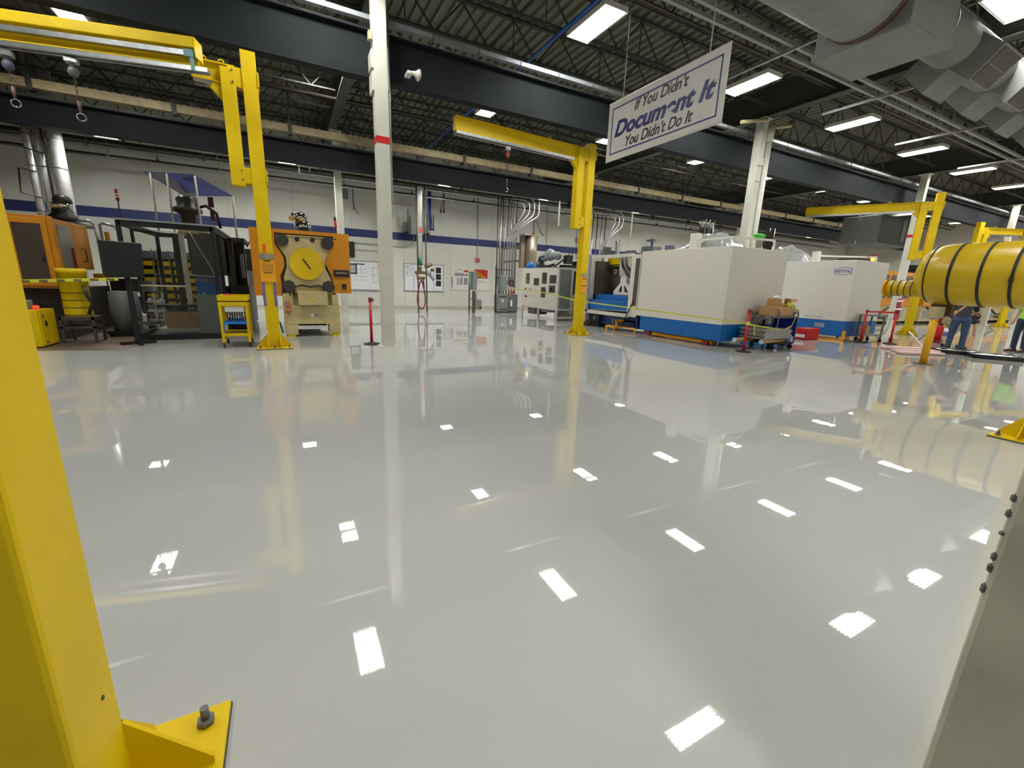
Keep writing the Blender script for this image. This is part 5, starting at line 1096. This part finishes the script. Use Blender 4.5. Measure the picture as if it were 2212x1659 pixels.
# ================= big wrapped cylinder =================
bxx,bz,br=12.95,1.93,.65
t=thing('wrapped_cylinder','huge horizontal cylinder wrapped in yellow vinyl with black straps, at the right edge','cylinder',(bxx,3,1.3))
prof=[(.001,4.62),(.3,4.6),(.5,4.5),(.6,4.36),(.645,4.15),(.65,3.8),(.65,3.0),(.652,2.2),(.65,1.4),(.648,.95),(.001,.95)]
part('wrap',MB().lathe([(r,y) for r,y in prof],(bxx,0,bz),56,'y'),YELD,t,world=True)
for y in (4.33,3.92,3.46,3.01,2.55,2.1,1.65):
    part('strap',MB().lathe([(.60,y-.012),(.618,y-.012),(.614,y+.012),(.60,y+.012)] if y>4.2 else [(.655,y-.024),(.662,y-.024),(.662,y+.024),(.655,y+.024)],(bxx,0,bz),56,'y'),RUB,t,world=True)
part('strap_buckle',MB().c(bxx-.65,3.01,bz-.12,.05,.06,.1),RUB,t,world=True)
part('nose',MB().lathe([(.001,4.3),(.18,4.3),(.18,5.15),(.001,5.15)],(bxx,0,1.62),28,'y'),YELD,t,world=True)
for y in (4.66,4.78,4.9,5.02):
    part('thin_strap',MB().lathe([(.181,y-.008),(.187,y-.008),(.187,y+.008),(.181,y+.008)],(bxx,0,1.62),28,'y'),RUB,t,world=True)
part('nose_flange',MB().cyl((bxx,5.15,1.62),(bxx,5.2,1.62),.2,20),ORGL,t,world=True)
part('saddle_bracket',MB().b(bxx-.1,3.9,1.05,bxx+.1,4.25,1.3),BROWN,t,world=True)
t=thing('yellow_support_post','yellow round post standing on the floor under the wrapped cylinder','post',(12.37,3.98,0))
part('post',MB().cyl((12.37,3.98,0),(12.37,3.98,.98),.068,18),mat('post_amber',(226,168,0),.4),t,world=True)
part('cap',MB().cyl((12.37,3.98,.98),(12.37,3.98,1.02),.072,18),PGREY,t,world=True)
part('bracket',MB().b(12.33,3.96,1.02,12.75,4.1,1.24),TAN,t,world=True)
part('base',MB().cyl((12.37,3.98,0),(12.37,3.98,.012),.16,20),BROWN,t,world=True)
# ================= far orange machines =================
def farm(x0,x1,y,label):
    t=thing('orange_press',label,'machine',((x0+x1)/2,y+1,0),0,'far orange and tan presses')
    part('base',MB().b(x0,y,.12,x1,y+2,.95),TAN,t,world=True)
    part('foot',MB().b(x0+.2,y+.1,0,x0+.5,y+1.9,.12).b(x1-.5,y+.1,0,x1-.2,y+1.9,.12),DK,t,world=True)
    part('guard',MB().b(x0,y-.05,.95,x1,y+2,2.7),ORG,t,world=True,bevel=.02)
    n=int((x1-x0)/1.3)
    for i in range(n):
        a=x0+.2+i*1.3
        part('window',MB().b(a,y-.07,1.35,a+1.0,y-.04,2.5),SMOK,t,world=True)
    part('base_panel',MB().b(x0+.3,y-.02,.3,x0+1.4,y,.7).b(x1-1.4,y-.02,.3,x1-.5,y,.7),PGREY,t,world=True)
    part('hose',MB().tube([(x0+.4,y-.1,.9),(x0+1.0,y-.2,.6),(x0+2.0,y-.15,.5),(x0+3.0,y-.1,.85)],.05,8).tube([(x0+1.5,y-.1,.4),(x0+2.6,y-.15,.3),(x0+3.4,y-.1,.5)],.05,8),RUB,t,world=True)
    part('top_unit',MB().b(x0+.3,y+.4,2.7,x0+1.5,y+1.4,3.2),CHAR,t,world=True)
    return t
farm(24.9,30.4,11.0,'orange and tan press with dark windows behind the right barrier posts')
farm(31.2,38.5,10.7,'orange and tan press far behind the two bending workers')
farm(39.5,45,10.4,'orange and tan press at the far end behind the wrapped cylinder')
t=thing('stacking_rack','yellow-orange rack frame strip just right of the logo machine','frame',(19.5,8.8,0))
part('frame',MB().b(19.3,8.6,0,19.45,8.75,2.6).b(20.2,8.6,0,20.3,8.75,2.4).b(19.3,8.6,2.45,20.3,8.75,2.6).b(19.3,8.6,1.2,20.3,8.7,1.3).b(19.3,8.6,.5,20.3,8.7,.6),ORG,t,world=True)
part('boxes',MB().b(19.45,8.7,.6,20.2,9.2,1.15).b(19.5,8.7,1.4,20.1,9.2,2.3),mat('rust_boxes',(110,84,48),.6),t,world=True)
t=thing('fire_extinguisher','red fire extinguisher on a stand behind the yellow support post','extinguisher',(18.8,5.85,0))
part('bottle',MB().lathe([(.001,.1),(.1,.1),(.1,.5),(.06,.58),(.03,.6),(.001,.62)],(18.8,5.85,0),18),RED,t,world=True)
part('stand',MB().b(18.6,5.7,0,19.0,6.0,.1).b(18.95,5.83,0,18.98,5.86,.85).b(18.7,5.75,.62,19.1,5.95,.8),DRED,t,world=True)
t=thing('red_cylinder','red cylinder with white bands strapped to the foot of the third white column','cylinder',(24.2,9.1,.4))
part('body',MB().cyl((24.2,9.08,.4),(24.2,9.08,1.35),.09,14),DRED,t,world=True)
part('band',MB().cyl((24.2,9.08,1.2),(24.2,9.08,1.27),.11,14),PAPER,t,world=True)
part('band',MB().cyl((24.2,9.08,.85),(24.2,9.08,.92),.11,14),PAPER,t,world=True)
t=thing('paint_bucket','small white and blue bucket by the foot of the right jib crane','bucket',(21.6,6.6,0))
part('bucket',MB().lathe([(.001,0),(.14,0),(.17,.34),(.16,.34),(.13,.02),(.001,.02)],(21.6,6.5,0),18),PAPER,t,world=True)
part('blue_label',MB().lathe([(.155,.06),(.172,.22)],(21.6,6.5,0),18),PURP,t,world=True)
for i,(x0,ya,x1,yb) in enumerate(((14.6,5.6,15.9,5.0),(14.2,5.2,15.3,4.7),(13.8,4.95,14.8,4.45))):
    solo('rubber_pad',MB().bar((x0,ya,.035),(x1,yb,.035),.25,.07),PINK,['pale pink foam roll on the floor, farthest of three','pale pink foam roll on the floor, middle of three','pale pink foam roll on the floor, nearest the yellow support post'][i],'foam roll',bevel=.03)
solo('white_rod',MB().bar((14.3,4.6,.12),(15.1,5.3,.5),.03),WHP,'thin white rod leaning by the pink foam rolls','rod')
for i,(cx_,cy_,l) in enumerate(((15.75,4.45,'black floor tray filled with white foil, left of two'),(15.55,3.72,'black floor tray filled with white foil, right of two'))):
    t=thing('floor_tray',l,'tray',(cx_,cy_,0),math.radians(-60),'black floor trays')
    part('pan',MB().b(-.42,-.3,0,.42,.3,.03).b(-.44,-.32,0,-.4,.32,.1).b(.4,-.32,0,.44,.32,.1).b(-.44,-.32,0,.44,-.28,.1).b(-.44,.28,0,.44,.32,.1),BLK,t)
    fm=MB(); vs=[]
    for a in range(9):
        for b_ in range(7): vs.append((-.39+a*.0975,-.27+b_*.09,.05+random.uniform(0,.05)))
    fm.add(vs,[(a*7+b_,(a+1)*7+b_,(a+1)*7+b_+1,a*7+b_+1) for a in range(8) for b_ in range(6)])
    part('foil_liner',fm,mat('foil_white',(228,230,230),.3,metal=.2),t)
# ================= people =================
def blob(name,segs,m,parent,vox=.02):
    mb=MB()
    for p,q,ra,rb in segs:
        p,q=Vector(p),Vector(q); n=max(2,int((q-p).length/.035)+1)
        for i in range(n+1):
            t_=i/n; c=p.lerp(q,t_); rx=ra[0]+(rb[0]-ra[0])*t_; ry=ra[1]+(rb[1]-ra[1])*t_
            mb.sph(tuple(c),1,12,min(rx,ry),rx,ry)
    o=mesh(name,mb,m); o.parent=None
    r=o.modifiers.new('r','REMESH'); r.mode='VOXEL'; r.voxel_size=vox
    sm=o.modifiers.new('s','SMOOTH'); sm.factor=.5; sm.iterations=4
    bpy.context.view_layer.update()
    nm=bpy.data.meshes.new_from_object(o.evaluated_get(bpy.context.evaluated_depsgraph_get()))
    nm.polygons.foreach_set('use_smooth',[True]*len(nm.polygons))
    old=o.data; bpy.data.objects.remove(o); bpy.data.meshes.remove(old)
    q=bpy.data.objects.new(name,nm); COL.objects.link(q); q.parent=parent; return q
def person(name,label,loc,rz,J,shirt,pants,shoe,haircol):
    t=thing(name,label,'person',loc,rz)
    V=lambda k:Vector(J[k])
    pel,che,nek=V('pel'),V('chest'),V('neck')
    mid=(pel+che)/2
    segs=[(pel,mid,(.14,.1),(.13,.09)),(mid,che,(.13,.09),(.155,.1)),(che,nek,(.15,.09),(.055,.055)),(nek,V('head'),(.052,.055),(.06,.065)),(V('head'),V('crown'),(.072,.085),(.072,.08))]
    for s in 'lr':
        h_=V('wr'+s)+(V('wr'+s)-V('el'+s)).normalized()*.07
        segs+=[(che,V('sh'+s),(.08,.08),(.06,.06)),(V('sh'+s),V('el'+s),(.055,.055),(.042,.042)),(V('el'+s),V('wr'+s),(.042,.042),(.027,.027)),(V('wr'+s),h_,(.03,.03),(.036,.036)),
               (pel,V('hip'+s),(.1,.1),(.09,.09)),(V('hip'+s),V('kn'+s),(.088,.088),(.056,.056)),(V('kn'+s),V('an'+s),(.056,.06),(.038,.038)),(V('an'+s),V('toe'+s),(.038,.038),(.035,.035))]
    blob('body',segs,SKIN,t,.016)
    # fingers
    for s in 'lr':
        d=(V('wr'+s)-V('el'+s)).normalized(); base=V('wr'+s)+d*.09; side=d.cross(Vector((0,1,0))).normalized() if abs(d.y)<.9 else Vector((1,0,0))
        f=MB()
        for i in range(4):
            p0=base+side*(i-1.5)*.02; p1=p0+d*(.035+.005*(i in(1,2))); p2=p1+(d*.7+Vector((0,.5,-.3))).normalized()*.03
            f.tube([p0,p1,p2],.009,6)
        p0=V('wr'+s)+d*.03+side*.035; f.tube([p0,p0+side*.02+d*.02,p0+side*.025+d*.045],.01,6)
        part('fingers',f,SKIN,t)
    # shirt
    low=pel.lerp(mid,.1)
    segs=[(low,mid,(.17,.125),(.15,.11)),(mid,che,(.15,.11),(.175,.12)),(che,nek.lerp(che,.35),(.165,.11),(.08,.075))]
    for s in 'lr': segs+=[(che,V('sh'+s),(.1,.1),(.078,.078)),(V('sh'+s),V('sh'+s).lerp(V('el'+s),.75),(.074,.074),(.064,.064))]
    blob('shirt',segs,shirt,t,.018)
    segs=[(pel,low,(.155,.115),(.155,.115))]
    for s in 'lr': segs+=[(pel,V('hip'+s),(.11,.115),(.105,.11)),(V('hip'+s),V('kn'+s),(.105,.105),(.075,.075)),(V('kn'+s),V('an'+s)+Vector((0,0,.0)),(.075,.075),(.065,.065))]
    blob('trousers',segs,pants,t,.018)
    for s in 'lr':
        A_,B_=V('an'+s),V('toe'+s)
        fwd=(B_-A_); fwd.z=0; fwd.normalize(); sd=Vector((-fwd.y,fwd.x,0))
        mb=MB(); pts=[]
        for (a,wd_,h) in ((-.08,.035,.09),(-.02,.042,.11),(.08,.048,.075),(.17,.042,.05),(.2,.025,.035)):
            for (u,zz) in ((-1,0),(1,0),(1,.6),(.5,1),(-.5,1),(-1,.6)):
                p_=Vector((A_.x,A_.y,0))+fwd*a+sd*u*wd_; pts.append((p_.x,p_.y,J.get('z'+s,0)+zz*h))
        fs=[tuple(range(5,-1,-1)),tuple(24+i for i in range(6))]
        for i in range(4):
            for k in range(6): fs.append((i*6+k,i*6+(k+1)%6,(i+1)*6+(k+1)%6,(i+1)*6+k))
        mb.add(pts,fs); part('shoe',mb,shoe,t,bevel=.008)
    H=V('head'); up=(V('crown')-V('head')).normalized(); fw=Vector((0,1,0)); fw=(fw-up*fw.dot(up)).normalized(); sd=up.cross(fw)
    c=H+up*.05
    part('hair',MB().sph(tuple(c+up*.03-fw*.025),.108,16,.98,.9),haircol,t)
    eye=MB(); 
    for s in (-1,1): eye.sph(tuple(c+fw*.088+sd*s*.032+up*.0),.012,8)
    part('eyes',eye,BLK,t)
    part('nose',MB().sph(tuple(c+fw*.1-up*.025),.018,8,1.4),SKIN,t)
    part('mouth',MB().sph(tuple(c+fw*.087-up*.06),.022,8,.3,1,.4),mat('lips',(170,95,85),.5),t)
    er=MB()
    for s in (-1,1): er.sph(tuple(c+sd*s*.086-up*.01-fw*.005),.026,8,1.2,.4,.8)
    part('ears',er,SKIN,t)
    return t
base=dict(pel=(0,0,.96),chest=(0,0,1.32),neck=(0,0,1.5),head=(0,.01,1.6),crown=(0,.01,1.7),
 shl=(-.19,0,1.42),ell=(-.24,-.02,1.14),wrl=(-.24,.06,.9),shr=(.19,0,1.42),elr=(.24,-.02,1.14),wrr=(.24,.06,.9),
 hipl=(-.1,0,.88),knl=(-.12,.02,.5),anl=(-.13,0,.09),toel=(-.14,.14,.04),hipr=(.1,0,.88),knr=(.12,.02,.5),anr=(.13,0,.09),toer=(.14,.14,.04))
A=dict(base); A.update(pel=(0,-.1,.92),chest=(0,.1,1.22),neck=(0,.22,1.36),head=(0,.3,1.43),crown=(0,.36,1.5),shl=(-.19,.13,1.3),ell=(-.24,.3,1.08),wrl=(-.16,.45,.95),shr=(.19,.13,1.3),elr=(.24,.3,1.08),wrr=(.14,.48,.98),hipl=(-.1,-.1,.86),knl=(-.13,.0,.48),hipr=(.1,-.1,.86),knr=(.12,-.02,.48))
person('person','worker in blue jeans and dark shirt leaning forward beside the yellow support post',(16.55,4.75,0),math.radians(-75),A,DCLO,JEAN,RUB,HAIR)
B=dict(base); B.update(pel=(0,-.28,.82),chest=(0,.08,.98),neck=(0,.26,1.0),head=(0,.37,.98),crown=(0,.46,.95),shl=(-.19,.16,.98),ell=(-.22,.26,.7),wrl=(-.15,.36,.48),shr=(.19,.16,.98),elr=(.22,.26,.7),wrr=(.13,.38,.48),hipl=(-.1,-.26,.76),knl=(-.14,.08,.47),anl=(-.16,-.1,.09),toel=(-.17,.04,.04),hipr=(.1,-.26,.76),knr=(.14,.16,.46),anr=(.15,.05,.09),toer=(.16,.18,.04))
person('person','worker in khaki trousers and black shoes bending down over the floor tray',(17.6,5.1,0),math.radians(-120),B,DCLO,KHAK,RUB,HAIR)
person('person','worker in lime green shirt and dark trousers standing at the right edge',(18.5,4.0,0),math.radians(60),base,LGRN,NVC,RUB,HAIR)
solo('wooden_stick',MB().bar((15.9,4.75,1.0),(16.45,4.6,1.4) ,.03),CARD,'wooden tool handle held up by the worker in blue jeans','handle')
